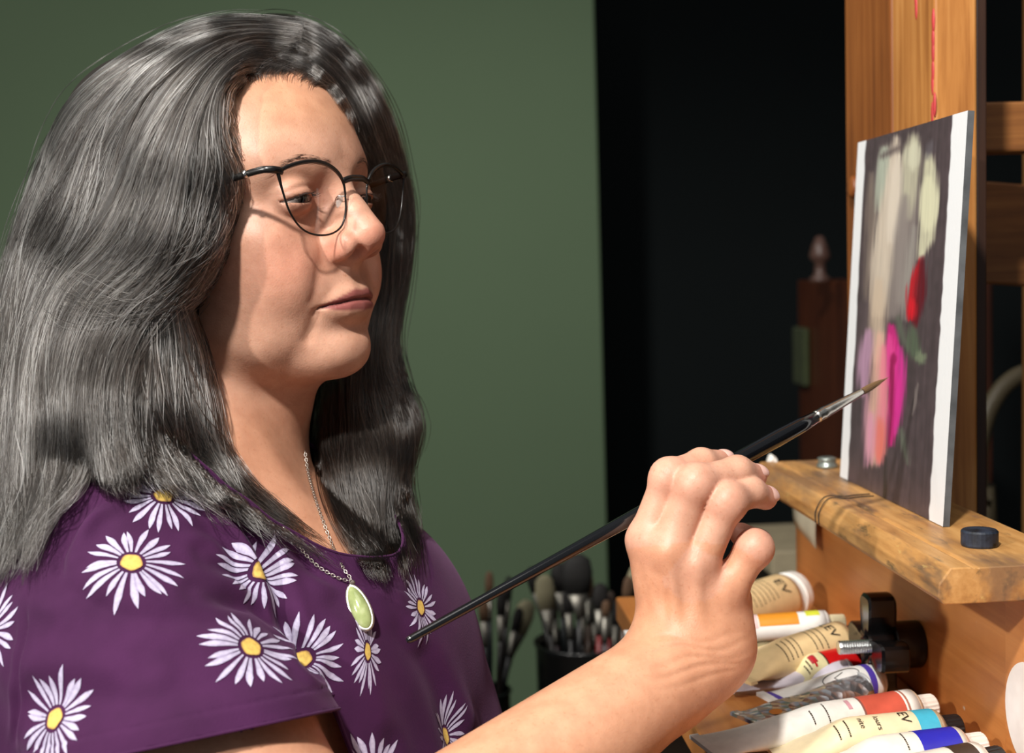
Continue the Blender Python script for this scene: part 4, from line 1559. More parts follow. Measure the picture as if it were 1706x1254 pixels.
m = NT('purple_jersey')
tc = m.n('ShaderNodeTexCoord')
n1 = m.n('ShaderNodeTexNoise', i_Scale=26.0, i_Detail=5.0)
n2 = m.n('ShaderNodeTexNoise', i_Scale=900.0, i_Detail=2.0)
for n_ in (n1, n2):
    m.l(tc.outputs['Object'], n_.inputs['Vector'])
m.set(Base_Color=m.ramp(n1.outputs[0], [(0.3, srgb(56, 21, 55)), (0.7, srgb(69, 28, 68))]), Roughness=0.85)
m.b.inputs['Specular IOR Level'].default_value = 0.2
m.b.inputs['Sheen Weight'].default_value = 0.12
m.b.inputs['Sheen Tint'].default_value = (0.75, 0.45, 0.75, 1)
m.bump(n2.outputs[0], 0.25, 0.0006)
shirt = mesh_obj('shirt', SHIRT_P, SHIRT_Q, m.mat, person, True)
shirt['label'] = 'short-sleeved purple T-shirt printed with white daisies'
sol = shirt.modifiers.new('thickness', 'SOLIDIFY')
sol.thickness = 0.0014
sol.offset = -1.0
for lp in sorted(LOOPS, key=len)[::-1][:3]:
    if lp[:, 2].mean() < lo_[2] + 0.02 or len(lp) < 60:
        continue
    lp = np.vstack([lp[::3], lp[:1]])
    vs, fs = tube(lp, 0.0008, 6, False)
    mesh_obj('hem_piping', vs, fs, m.mat, shirt, True)

# daisies: flat print that follows the cloth
BV_SHIRT = BVHTree.FromPolygons([tuple(v) for v in SHIRT_P.tolist()], SHIRT_Q.tolist())
pm = NT('daisy_petal_print')
tc = pm.n('ShaderNodeTexCoord')
nz = pm.n('ShaderNodeTexNoise', i_Scale=500.0, i_Detail=3.0)
pm.l(tc.outputs['Object'], nz.inputs['Vector'])
at = pm.n('ShaderNodeVertexColor', layer_name='col')
pm.set(Base_Color=pm.mix(0.5, at.outputs[0], pm.ramp(nz.outputs[0], [(0.35, (0.62, 0.58, 0.66)), (0.6, (1, 1, 1))]), 'MULTIPLY'), Roughness=0.8)
DAISIES = [  # centre pixel, size mm, turn
    (219, 937, 26.5, 0.1), (418, 1078, 26.0, 0.5), (92, 1197, 25.0, 0.9), (436, 950, 25.0, 0.3), (500, 1100, 24.0, 0.2),
    (612, 1085, 24.0, 0.0, 0.45), (700, 1012, 22.0, 0.0, 0.75), (741, 1226, 24.0, 0.0, 0.7), (318, 1268, 25.0, 0.15), (622, 1292, 25.0, 0.6),
    (838, 1150, 24.0, 0.3), (-18, 1052, 25.0, 0.2), (272, 826, 24.0, 0.8), (-60, 1240, 25.0, 0.4), (150, 1330, 25.0, 0.3),
    (720, 1330, 25.0, 0.2), (480, 1300, 25.0, 0.9), (-70, 930, 24.0, 0.1)]
rng = random.Random(4)


def daisy(px, py, R, turn, sq=1.0):
    R *= 0.001
    o = Vector(CAM)
    dirv = (Vector(P(px, py, 1.0)) - o).normalized()
    hit, nor, _, _ = BV_SHIRT.ray_cast(o, dirv)
    if hit is None:
        return
    # average normal
    ns = Vector((0, 0, 0))
    for k in range(8):
        a = k * math.pi / 4
        h2, n2_, _, _ = BV_SHIRT.find_nearest(hit + Vector((math.cos(a), 0, math.sin(a))) * R * 0.5)
        if n2_.dot(dirv) < 0:
            ns += n2_
    if ns.length < 0.1:
        ns = nor
    n = ns.normalized()
    t = Vector((0, 0, 1)) - n * n.z
    t.normalize()
    b = n.cross(t) * sq
    if sq < 1:
        t = (t - n.cross(t) * 0.35).normalized()
    vs, fs, cs = [], [], []

    def put(u, v, col, lift):
        q = hit + (t * math.cos(turn) + b * math.sin(turn)) * u + (b * math.cos(turn) - t * math.sin(turn)) * v
        h2, n2_, _, _ = BV_SHIRT.ray_cast(q + n * 0.02, -n, 0.06)
        if h2 is None:
            h2, n2_, _, _ = BV_SHIRT.find_nearest(q)
        vs.append(h2 + n2_ * lift)
        cs.append(col)
        return len(vs) - 1

    npet = 22
    for k in range(npet):
        a = 2 * math.pi * (k + rng.uniform(-0.22, 0.22)) / npet
        L0, L1 = R * 0.27, R * rng.uniform(0.78, 1.05)
        wd = R * rng.uniform(0.052, 0.074)
        bend = rng.uniform(-0.10, 0.10)
        rows = []
        for i in range(9):
            s = i / 8
            r = L0 + (L1 - L0) * s
            w = wd * (0.35 + 0.65 * min(1, s * 1.7)) * (1 - max(0, (s - 0.62) / 0.38) ** 1.8 * 0.97)
            aa = a + bend * s * s
            row = []
            for j in (-1, -0.33, 0.33, 1):
                jl = rng.uniform(0.9, 1.05)
                cc = srgb(200, 192, 216) if abs(j) < 0.5 else srgb(176, 164, 196)
                cc = tuple(x * (0.86 + 0.16 * s) for x in cc)
                row.append(put(r * math.cos(aa) - w * j * jl * math.sin(aa), r * math.sin(aa) + w * j * jl * math.cos(aa), cc, 0.00035 + 0.00005 * (k % 2)))
            rows.append(row)
        for i in range(8):
            for j in range(3):
                fs.append((rows[i][j], rows[i][j + 1], rows[i + 1][j + 1], rows[i + 1][j]))
    d = mesh_obj('daisy_print', [tuple(v) for v in vs], fs, pm.mat, shirt, True, np.array(cs))
    # yellow heart
    vs, fs, cs = [], [], []
    c0 = put(0, 0, srgb(228, 196, 104), 0.0005)
    rings = []
    for rr in (0.09, 0.17, 0.205):
        rings.append([put(R * rr * (1 + 0.05 * math.sin(5 * a)) * math.cos(a), R * rr * (1 + 0.05 * math.sin(5 * a)) * math.sin(a),
                          srgb(226, 190, 96) if rr < 0.2 else srgb(150, 100, 70), 0.0005) for a in [2 * math.pi * k / 20 for k in range(20)]])
    for k in range(20):
        fs.append((c0, rings[0][k], rings[0][(k + 1) % 20]))
        for i in range(2):
            fs.append((rings[i][k], rings[i + 1][k], rings[i + 1][(k + 1) % 20], rings[i][(k + 1) % 20]))
    mesh_obj('daisy_heart_print', [tuple(v) for v in vs], fs, pm.mat, shirt, True, np.array(cs))


for a in DAISIES:
    daisy(*a)
# ================================================================== glasses
LENS = [(.0635, .0320), (.0560, .0350), (.0440, .0375), (.0320, .0375), (.0200, .0335), (.0125, .0265), (.0108, .0160), (.0116, .0080),
        (.0160, .0005), (.0255, -.0035), (.0380, -.0035), (.0485, .0005), (.0562, .0095), (.0606, .0210)]


def gp(y, z, s=1, dx=0.0):
    x = 0.1045 - 1.9 * y * y + (z - 0.031) * 0.10 + dx
    return hl(x, s * y, z)


black = NT('black_frame_metal')
black.set(Base_Color=srgb(18, 16, 15), Roughness=0.28)
black.b.inputs['Specular IOR Level'].default_value = 0.6
silver = NT('silver_metal')
silver.set(Base_Color=(0.75, 0.73, 0.70), Metallic=1.0, Roughness=0.22)
padm = NT('clear_pad')
padm.set(Base_Color=(0.85, 0.80, 0.76), Roughness=0.15, Alpha=0.6)
lm = NT('spectacle_lens')
t = lm.t
tr = lm.n('ShaderNodeBsdfTransparent')
tr.inputs[0].default_value = (0.93, 0.90, 0.88, 1)
gl = lm.n('ShaderNodeBsdfGlossy')
gl.inputs['Roughness'].default_value = 0.02
fr = lm.n('ShaderNodeFresnel')
fr.inputs[0].default_value = 1.5
mx = lm.n('ShaderNodeMixShader')
mx.inputs[0].default_value = 0.05; lm.l(tr.outputs[0], mx.inputs[1]); lm.l(gl.outputs[0], mx.inputs[2])
lm.l(mx.outputs[0], t.nodes['Material Output'].inputs[0])

glasses = empty('eyeglasses', tuple(gp(0, .031)))
tag(glasses, 'black thin-rimmed eyeglasses worn on the painter’s nose'.replace('’', "'"), 'glasses')
for s in (1, -1):
    loop = spline(LENS + LENS[:3], 17 * 9)
    loop = loop[9:9 + 14 * 9 + 1] if False else spline(np.array(LENS + [LENS[0]]), 120)[:-1]
    pts = np.array([gp(y, z, s) for y, z in loop])
    n = len(pts)
    rad = np.array([0.00062 + 0.0007 * float(smoothstep(0.020, 0.036, z)) for y, z in loop])
    # closed tube
    path = np.vstack([pts, pts[:1]])
    vs, fs = tube(path, np.append(rad, rad[0]), 8, False)
    mesh_obj('rim', vs, fs, black.mat, glasses, True)
    c = np.array([gp(np.mean([l[0] for l in LENS]), np.mean([l[1] for l in LENS]), s, 0.0012)])
    rings = [pts + (c - pts) * k for k in (0.0, 0.35, 0.7)]
    V = np.vstack(rings + [c])
    F = []
    for r in range(2):
        for k in range(n):
            F.append((r * n + k, r * n + (k + 1) % n, (r + 1) * n + (k + 1) % n, (r + 1) * n + k))
    for k in range(n):
        F.append((2 * n + k, 2 * n + (k + 1) % n, 3 * n))
    mesh_obj('lens', V, F, lm.mat, glasses, True)
    # end piece and temple
    a = gp(.0605, .0325, s)
    path = spline([a, hl(0.0955, s * .0675, .0335), hl(0.086, s * .0705, .0335), hl(0.05, s * .0735, .029), hl(0.0, s * .0790, .024), hl(-0.022, s * .0795, .012)], 30)
    vs, fs = tube(path, np.linspace(0.0014, 0.0011, 30), 10, True, 1.6, HEAD[:, 2])
    tp = mesh_obj('temple', vs, fs, black.mat, glasses, True)
    hp = hl(0.082, s * .0717, .0332)
    vs, fs = tube([hp, hp + HEAD @ np.array((-0.0022, 0.0003 * s, -0.0003))], 0.0023, 10)
    mesh_obj('hinge_band', vs, fs, silver.mat, glasses, True)
    # nose pad with wire
    pc = hl(0.0975, s * .0088, .0135)
    bm = bmesh.new()
    bmesh.ops.create_uvsphere(bm, u_segments=14, v_segments=10, radius=1)
    Mx = np.eye(4)
    ax = HEAD @ np.stack([_n((0.75, 0.55 * s, -0.2)), _n((-0.55, 0.8 * s, 0.1)), _n((0.1, 0.3 * s, 0.95))], 1)
    for v in bm.verts:
        v.co = Vector(pc + ax @ (np.array(v.co) * np.array((0.0012, 0.0030, 0.0062))))
    bm_obj('nose_pad', bm, padm.mat, glasses, True)
    w = spline([gp(.0112, .018, s), hl(0.0985, s * .0125, .0185), hl(0.0955, s * .0112, .0150), pc], 14)
    vs, fs = tube(w, 0.0005, 6)
    mesh_obj('pad_wire', vs, fs, silver.mat, glasses, True)
br = spline([gp(.0128, .0268, 1), gp(.0065, .0284, 1, 0.0008), gp(0, .0286, 1, 0.001), gp(.0065, .0284, -1, 0.0008), gp(.0128, .0268, -1)], 24)
vs, fs = tube(br, 0.0013, 8, True, 1.5)
mesh_obj('bridge', vs, fs, black.mat, glasses, True)
# ================================================================== necklace
BV_S2 = BVHTree.FromPolygons([tuple(v) for v in SHIRT_P.tolist()], SHIRT_Q.tolist())
BV_B2 = BVHTree.FromPolygons([tuple(v) for v in BODY_PTS.tolist()], BODY_Q.tolist())


def drape(px, py, lift):
    o = Vector(CAM)
    r = (Vector(P(px, py, 1.0)) - o).normalized()
    best = None
    for bv in (BV_S2, BV_B2):
        h, n, _, d = bv.ray_cast(o, r)
        if h is not None and (best is None or d < best[2]):
            best = (h, n, d)
    if best is None:
        return None
    return np.array(best[0] + best[1] * lift)


silver_n = NT('necklace_silver')
silver_n.set(Base_Color=(0.62, 0.58, 0.52), Metallic=1.0, Roughness=0.42)
stone = NT('pale_green_stone')
tc = stone.n('ShaderNodeTexCoord')
nz = stone.n('ShaderNodeTexNoise', i_Scale=90.0, i_Detail=5.0)
stone.l(tc.outputs['Object'], nz.inputs['Vector'])
stone.set(Base_Color=stone.ramp(nz.outputs[0], [(0.35, srgb(118, 132, 78)), (0.6, srgb(160, 172, 116)), (0.75, srgb(196, 202, 160))]), Roughness=0.12)
top = drape(583, 974, 0.003)
necklace = empty('necklace', tuple(top))
tag(necklace, 'silver chain necklace with an oval pale green stone pendant', 'necklace')
n_t = _n(CAM - top)
pt = [drape(x, y, 0.0012) for x, y in ((505, 752), (511, 790), (522, 830), (537, 872), (553, 912), (568, 945))] + [top]
back = [hl(-0.075, -0.02, -0.125), hl(-0.085, 0.0, -0.12), hl(-0.07, 0.035, -0.125)]
lf = [drape(x, y, 0.0012) for x, y in ((470, 880), (520, 935), (558, 962))]
pts_all = [p for p in lf if p is not None]
for nm, seq in (('chain', [p for p in pt if p is not None]), ('chain', pts_all + [top])):
    path = spline(seq, 400)
    seg = np.linalg.norm(np.diff(path, axis=0), axis=1)
    s = np.concatenate([[0], np.cumsum(seg)])
    nl = int(s[-1] / 0.0018)
    V, F = [], []
    for i in range(nl):
        c = np.array([np.interp((i + 0.5) * 0.0018, s, path[:, k]) for k in range(3)])
        c2 = np.array([np.interp((i + 0.7) * 0.0018, s, path[:, k]) for k in range(3)])
        tdir = _n(c2 - c)
        side = _n(np.cross(tdir, n_t)) if i % 2 else n_t
        ring = [c + tdir * 0.0013 * math.cos(a) + side * 0.0008 * math.sin(a) for a in np.linspace(0, 2 * math.pi, 9)]
        vs, fs = tube(ring, 0.00026, 5, False)
        F += [tuple(j + len(V) for j in f) for f in fs]
        V += vs.tolist()
    mesh_obj(nm, V, F, silver_n.mat, necklace, True)
# pendant
pa, pb = drape(584, 977, 0.0), drape(613, 1046, 0.0)
ctr = (pa + pb) / 2 + n_t * 0.006
ax = _n(pb - pa)
M = np.eye(4)
M[:3, 0] = _n(np.cross(ax, n_t)); M[:3, 1] = ax; M[:3, 2] = np.cross(M[:3, 0], ax); M[:3, 3] = ctr
hgt = np.linalg.norm(pb - pa) / 2


def oval(t, a, b):
    return np.array((a * math.cos(t) * (1 + 0.12 * math.sin(t)), b * math.sin(t), 0))


bm = bmesh.new()
bmesh.ops.create_uvsphere(bm, u_segments=32, v_segments=16, radius=1)
for v in bm.verts:
    q = np.array(v.co)
    v.co = Vector(M[:3, :3] @ (q * np.array((0.0050 * (1 + 0.12 * q[1]), hgt, 0.0034))) + M[:3, 3])
pend = bm_obj('pendant_stone', bm, stone.mat, necklace, True)
ring = [M[:3, :3] @ (oval(t, 0.0052, hgt * 1.02) + np.array((0, 0, -0.0004))) + M[:3, 3] for t in np.linspace(0, 2 * math.pi, 49)]
vs, fs = tube(ring, 0.0011, 8, False)
mesh_obj('bezel', vs, fs, silver_n.mat, necklace, True)
bl = [top + n_t * 0.001, (top + pa) / 2 + n_t * 0.003, pa + n_t * 0.006]
vs, fs = tube(spline(bl, 8), 0.0013, 8)
mesh_obj('bail', vs, fs, silver_n.mat, necklace, True)
# ================================================================== hair
HAIR_RNG = np.random.default_rng(11)


def capP(p, pts, rs, k=0.02):
    d = None
    w = [P(*a) for a in pts]
    for i in range(len(w) - 1):
        c = sd_cap(p, w[i], w[i + 1], rs[i], rs[i + 1])
        d = c if d is None else smin(d, c, 0.01)
    return d


def f_cap(p):
    q = to_head(p)
    d = sd_ell(q, (-0.004, 0, 0.043), (0.097, 0.084, 0.087))
    q[:, 1] = np.abs(q[:, 1])
    lim = 0.043 + (q[:, 2] - 0.030) * 0.58 - 0.15 * q[:, 1]
    return smax(d, q[:, 0] - lim, 0.012)


def f_near(p):
    d = f_cap(p)
    # side and back mass over the near ear
    d = smin(d, capP(p, [(345, 190, .800), (325, 300, .772), (300, 400, .765), (240, 500, .765)], [.030, .030, .028, .024]), 0.03)
    d = smin(d, capP(p, [(240, 230, .850), (180, 400, .835), (110, 560, .825), (80, 700, .785), (70, 850, .735)], [.055, .050, .046, .042, .022]), 0.03)
    d = smin(d, capP(p, [(240, 420, .80), (190, 560, .790), (190, 700, .745), (205, 800, .708)], [.040, .042, .038, .016]), 0.03)
    d = smin(d, capP(p, [(268, 470, .785), (282, 600, .775), (312, 720, .765), (380, 830, .755), (470, 905, .752)], [.018, .020, .020, .014, .005]), 0.025)
    return d


def f_far(p):
    d = f_cap(p)
    d = smin(d, capP(p, [(520, 120, .89), (590, 210, .905), (622, 320, .93), (628, 430, .935), (608, 560, .925), (610, 700, .89), (622, 820, .852), (645, 930, .822)],
                     [.020, .022, .022, .021, .022, .028, .026, .014]), 0.02)
    d = smin(d, capP(p, [(540, 560, .94), (568, 700, .90), (590, 820, .848), (612, 915, .806)], [.03, .030, .024, .010]), 0.02)
    return d


HAIR_BASE = NT('hair_underlayer')
HAIR_BASE.set(Base_Color=srgb(34, 30, 28), Roughness=0.75)
HAIR_BASE.b.inputs['Specular IOR Level'].default_value = 0.15
hb = np.array((0.32, 0.30, 0.34))
HM = {}
for nm, fn, lo2, hi2, inset in (('near', f_near, P(60, 1000, .80) - (0.16, 0.16, 0.03), HEAD_O + (0.16, 0.16, 0.16), 0.006),
                                ('far', f_far, HEAD_O - (0.14, 0.14, 0.25), HEAD_O + (0.20, 0.20, 0.16), 0.006)):
    hp, hq = sdf_mesh(fn, lo2, hi2, 0.004)
    HM[nm] = BVHTree.FromPolygons([tuple(v) for v in hp.tolist()], hq.tolist())
    hp2, hq2 = sdf_mesh(lambda p: fn(p) + inset, lo2, hi2, 0.004)
    HM[nm + '_in'] = (hp2, hq2)


def depth_map(bvh, x0, x1, y0, y1, st=8, open_=False):
    xs = np.arange(x0, x1 + 1, st)
    ys = np.arange(y0, y1 + 1, st)
    D = np.full((len(ys), len(xs)), np.nan)
    o = Vector(CAM)
    fw = -C2W[:, 2]
    for i, y in enumerate(ys):
        for j, x in enumerate(xs):
            r = Vector(P(x, y, 1.0)) - o
            h, _, _, dist = bvh.ray_cast(o, r.normalized())
            if h is not None:
                D[i, j] = (np.array(h) - CAM) @ fw
    # spread outwards where the ray misses
    for _ in range(4 if open_ else 40):
        bad = np.isnan(D)
        if not bad.any():
            break
        acc = np.zeros_like(D); cnt = np.zeros_like(D)
        for dy, dx in ((0, 1), (0, -1), (1, 0), (-1, 0), (1, 1), (1, -1), (-1, 1), (-1, -1)):
            s = np.roll(np.roll(D, dy, 0), dx, 1)
            g = ~np.isnan(s)
            acc[g] += s[g]; cnt[g] += 1
        fill = bad & (cnt > 0)
        D[fill] = acc[fill] / cnt[fill] + 0.002
    D = np.nan_to_num(D, nan=9.0 if open_ else 0.85)
    if open_:
        D[:60] = 9.0
    if open_:
        sm = 0
    else:
        sm = 2
    # smooth
    for _ in range(sm):
        E = np.pad(D, 1, mode='edge')
        D = (E[:-2, 1:-1] + E[2:, 1:-1] + E[1:-1, :-2] + E[1:-1, 2:] + 2 * D) / 6

    def samp(x, y):
        fx = np.clip((x - x0) / st, 0, len(xs) - 1.001)
        fy = np.clip((y - y0) / st, 0, len(ys) - 1.001)
        ix, iy = fx.astype(int), fy.astype(int)
        u, v = fx - ix, fy - iy
        return (D[iy, ix] * (1 - u) * (1 - v) + D[iy, ix + 1] * u * (1 - v) + D[iy + 1, ix] * (1 - u) * v + D[iy + 1, ix + 1] * u * v)
    return samp


DEP = {'near': depth_map(HM['near'], -140, 760, -20, 1060), 'far': depth_map(HM['far'], 200, 800, -20, 1060)}


BVB = BVHTree.FromPolygons([tuple(v) for v in BODY_PTS.tolist()], BODY_Q.tolist())
DCHEST = depth_map(BVB, 200, 900, -20, 1100, 8, True)
DBROW = depth_map(BVB, 200, 800, -20, 400, 8)
_far = DEP['far']
DEP['brow'] = lambda x, y: np.minimum(_far(x, y), DBROW(x, y) + 0.0005)
DSHIRT = depth_map(BV_SHIRT, -140, 900, -20, 1100, 8, True)


def Pv(x, y, d):
    c = np.stack([(x - W / 2) / FPX * d, (H / 2 - y) / FPX * d, -d], -1)
    return CAM + c @ C2W.T


NP_ = 22
STR_P, STR_R, STR_C = [], [], []


def sheet(guides, hull, count, nclump, spread=9.0, layer=(0.0, 0.016), rad=0.00024, wave=5.0, frizz=2.0, tone=(0.0, 1.0), lock=0.004, trim=0.12, stray=0.04, cloth=False, start=0.10, tipc=0.3):
    """strands interpolated across neighbouring guide paths (photo flow), draped on the hair volume"""
    rng = HAIR_RNG
    G = np.array([spline(g, NP_) for g in guides])             # k, NP, 2
    k = len(G)
    cu = np.sort(rng.uniform(0, k - 1, nclump))
    cw = rng.uniform(-1, 1, (nclump, 4))
    ct = rng.uniform(0, 1, nclump)
    cl = rng.uniform(0, 1, nclump)
    ci = rng.integers(0, nclump, count)
    off = rng.normal(0, 1, count)
    t = np.linspace(0, 1, NP_)[None, :]
    drift = 0.30 * cw[ci, 3] + np.where(rng.uniform(0, 1, count) < 0.22, rng.uniform(-1.1, 1.1, count), rng.uniform(-0.12, 0.12, count))
    u = np.clip(cu[ci][:, None] + drift[:, None] * smoothstep(0.15, 1.0, t), 0, k - 1.0001)
    i0 = u.astype(int)
    fr_ = (u - i0)[:, :, None]
    jj = np.arange(NP_)[None, :]
    path = G[i0, jj] * (1 - fr_) + G[np.minimum(i0 + 1, k - 1), jj] * fr_
    tan = np.gradient(path, axis=1)
    tan /= np.linalg.norm(tan, axis=2)[:, :, None] + 1e-9
    nor = np.stack([-tan[:, :, 1], tan[:, :, 0]], 2)
    width = spread * (0.7 + 0.6 * np.sin(np.pi * (0.15 + 0.8 * t)) + 0.35 * cw[ci, 0:1]) * (1 - tipc * smoothstep(0.45, 1.0, t))
    ph = cw[ci, 1:2] * 6
    wv = wave * np.sin(t * (7 + 3 * cw[ci, 2:3]) + ph) * smoothstep(0.05, 0.4, t)
    fz = frizz * t * (np.sin(t * rng.uniform(6, 16, (count, 1)) + rng.uniform(0, 6, (count, 1))) + 0.6 * np.sin(t * rng.uniform(15, 30, (count, 1)) + rng.uniform(0, 6, (count, 1))))
    st = (rng.uniform(0, 1, count) < stray)
    fz[st] *= 4.5
    s = off[:, None] * width + wv + fz
    path = path + nor * s[:, :, None]
    # length: every strand ends a little differently
    cut = 1 - trim * rng.uniform(0, 1, (count, 1)) - 0.10 * cl[ci][:, None]
    t0 = start * rng.uniform(0, 1, (count, 1)) ** (0.6 if hull == 'brow' else 1.5)
    tt = (t0 + t * (cut - t0)) * (NP_ - 1)
    a0 = np.clip(tt.astype(int), 0, NP_ - 2)
    uu = (tt - a0)[:, :, None]
    idx = np.arange(count)[:, None]
    path = path[idx, a0] * (1 - uu) + path[idx, a0 + 1] * uu
    d = DEP[hull](path[:, :, 0], path[:, :, 1])
    lay = rng.uniform(0, 1, count) ** 1.3
    dep = layer[0] + (layer[1] - layer[0]) * lay + 0.5 * lock * off ** 2 - lock * (0.4 + 0.6 * cl[ci])
    d = d + dep[:, None] * smoothstep(-0.02, 0.10, t) - 0.0015
    if cloth:      # lies on the T-shirt where it reaches it
        ds = DSHIRT(path[:, :, 0], path[:, :, 1]) - 0.0040 - 0.010 * (1 - lay[:, None])
        d = smin(d, ds, 0.012)
        if hull == 'far':
            dc = DCHEST(path[:, :, 0], path[:, :, 1]) - 0.002 - 0.012 * (1 - lay[:, None])
            w_ = smoothstep(740, 800, path[:, :, 1])
            d = np.where(d > dc, d + (dc - d) * w_, d)
    d[st] -= 0.003
    STR_P.append(Pv(path[:, :, 0], path[:, :, 1], d))
    r = rad * (0.75 + 0.5 * rng.uniform(0, 1, (count, 1))) * (1 - 0.75 * t ** 4) * (0.25 + 0.75 * smoothstep(0, 0.12, t))
    STR_R.append(np.broadcast_to(r, (count, NP_)))
    silver = rng.uniform(0, 1, count) < 0.15 + 0.32 * ct[ci] ** 1.5
    c = np.where(silver, rng.uniform(0.74, 1.0, count), 0.10 + 0.50 * (0.4 * ct[ci] + 0.6 * rng.uniform(0, 1, count)))
    STR_C.append(tone[0] + (tone[1] - tone[0]) * c)


# near side, swept from the parting back and down
A = [
    [(505, 46), (400, 38), (305, 56), (218, 104), (140, 172), (98, 240), (72, 300), (34, 395), (8, 490), (-8, 600), (-22, 700), (-20, 820)],
    [(505, 56), (410, 48), (322, 72), (244, 130), (182, 215), (146, 305), (112, 385), (62, 455), (28, 560), (8, 680), (-4, 800), (-14, 900)],
    [(500, 66), (416, 58), (342, 90), (278, 158), (228, 245), (196, 335), (160, 410), (98, 478), (62, 580), (50, 700), (40, 820), (30, 930)],
    [(480, 78), (420, 72), (356, 108), (304, 176), (272, 265), (246, 355), (206, 432), (138, 500), (100, 600), (92, 720), (86, 830), (50, 945)],
    [(460, 88), (416, 88), (366, 128), (332, 196), (316, 285), (298, 372), (256, 450), (182, 515), (140, 610), (136, 720), (140, 810), (120, 880)],
    [(440, 102), (404, 106), (364, 144), (350, 214), (354, 296), (344, 380), (306, 455), (232, 524), (182, 620), (180, 730), (190, 805), (200, 850)],
    [(428, 114), (398, 118), (368, 154), (364, 222), (380, 292), (376, 366), (342, 436), (276, 512), (226, 600), (220, 700), (240, 790), (262, 836)],
]
sheet(A, 'near', 14000, 130, spread=5.5, layer=(-0.002, 0.014), wave=13, frizz=3.4, lock=0.009)
# hair that flicks back across the side
A2 = [
    [(398, 116), (366, 156), (362, 226), (384, 292), (382, 362), (352, 436), (292, 506), (200, 540), (90, 500), (20, 420)],
    [(400, 112), (364, 150), (356, 220), (372, 296), (366, 372), (326, 446), (250, 512), (150, 540), (60, 520)],
    [(404, 104), (360, 146), (340, 220), (346, 300), (330, 380), (280, 440), (200, 480), (110, 480), (40, 440)],
]
sheet(A2, 'near', 3600, 44, spread=9, layer=(-0.004, 0.006), wave=12, frizz=5, lock=0.006, trim=0.35, stray=0.15)
# front fall over the shoulder
Bs = [
    [(300, 440), (306, 510), (326, 580), (342, 660), (368, 735), (412, 805), (476, 864), (536, 908), (590, 946)],
    [(290, 445), (300, 540), (318, 640), (340, 730), (382, 800), (446, 862), (510, 920)],
    [(276, 450), (284, 550), (296, 650), (318, 740), (356, 800), (408, 850), (470, 905)],
    [(258, 460), (262, 560), (268, 660), (288, 740), (316, 795), (352, 832), (400, 880)],
    [(240, 470), (238, 570), (228, 670), (234, 745), (254, 795), (280, 828)],
    [(205, 480), (196, 580), (184, 680), (186, 750), (196, 800), (200, 840)],
]
sheet(Bs, 'near', 5200, 80, spread=6, layer=(-0.002, 0.016), wave=13, frizz=3.5, lock=0.006, trim=0.55, stray=0.10, cloth=True, tipc=0.7)
# back fall behind the shoulder
Cs = [
    [(170, 470), (150, 580), (138, 690), (130, 790), (90, 860), (56, 930), (34, 985)],
    [(120, 480), (100, 600), (92, 720), (84, 820), (50, 900), (24, 975)],
    [(60, 470), (44, 600), (36, 720), (34, 830), (16, 930), (-10, 990)],
    [(10, 500), (0, 620), (-6, 740), (-8, 840), (-24, 930), (-40, 980)],
]
sheet(Cs, 'near', 2600, 46, spread=6, layer=(-0.001, 0.014), wave=12, frizz=2.5, lock=0.006, trim=0.6, cloth=True, tipc=0.85)
# wisps along the temple
T = [[(402, 118), (372, 140), (362, 180), (372, 225), (388, 268), (392, 300)],
     [(406, 118), (378, 138), (374, 172), (388, 214), (396, 256), (396, 296)]]
sheet(T, 'near', 500, 12, spread=6, layer=(-0.001, 0.004), wave=4, frizz=3, tone=(0.4, 1.0))
# over the crown and down the far side
Dg = [
    [(404, 44), (470, 34), (540, 58), (596, 110), (636, 180), (662, 262), (676, 350), (672, 440), (650, 530), (648, 620)],
    [(408, 54), (470, 50), (536, 78), (586, 128), (624, 196), (650, 270), (664, 350), (660, 440), (640, 540), (640, 640)],
    [(412, 70), (470, 68), (530, 96), (576, 144), (610, 204), (634, 272), (648, 350), (646, 440), (630, 540), (636, 650)],
    [(412, 90), (464, 84), (518, 108), (560, 152), (592, 206), (616, 266), (634, 350), (634, 440), (620, 550), (630, 660)],
    [(404, 108), (450, 98), (500, 116), (542, 152), (576, 198), (602, 250), (622, 330), (624, 440), (612, 560), (624, 670)],
    [(402, 116), (440, 108), (486, 120), (530, 152), (564, 196), (590, 244), (612, 310), (616, 430), (606, 560), (620, 680)],
]
sheet(Dg, 'far', 6500, 50, spread=6, layer=(0.002, 0.012), wave=4, frizz=1.6, lock=0.004, tone=(0.0, 0.85))
# short hair rising from the forehead line
Fh = [[(372, 168), (360, 140), (380, 110), (430, 92), (490, 92)], [(400, 150), (392, 128), (412, 104), (460, 92), (516, 104)],
      [(440, 140), (436, 120), (458, 100), (500, 100), (545, 130)], [(480, 140), (484, 122), (510, 112), (546, 136), (575, 180)],
      [(520, 156), (528, 140), (552, 146), (578, 184), (598, 230)]]
sheet(Fh, 'brow', 1800, 400, spread=3, layer=(-0.001, 0.002), rad=0.00009, wave=2, frizz=1.0, trim=0.3, start=0.50, lock=0.001, tone=(0.25, 0.9))
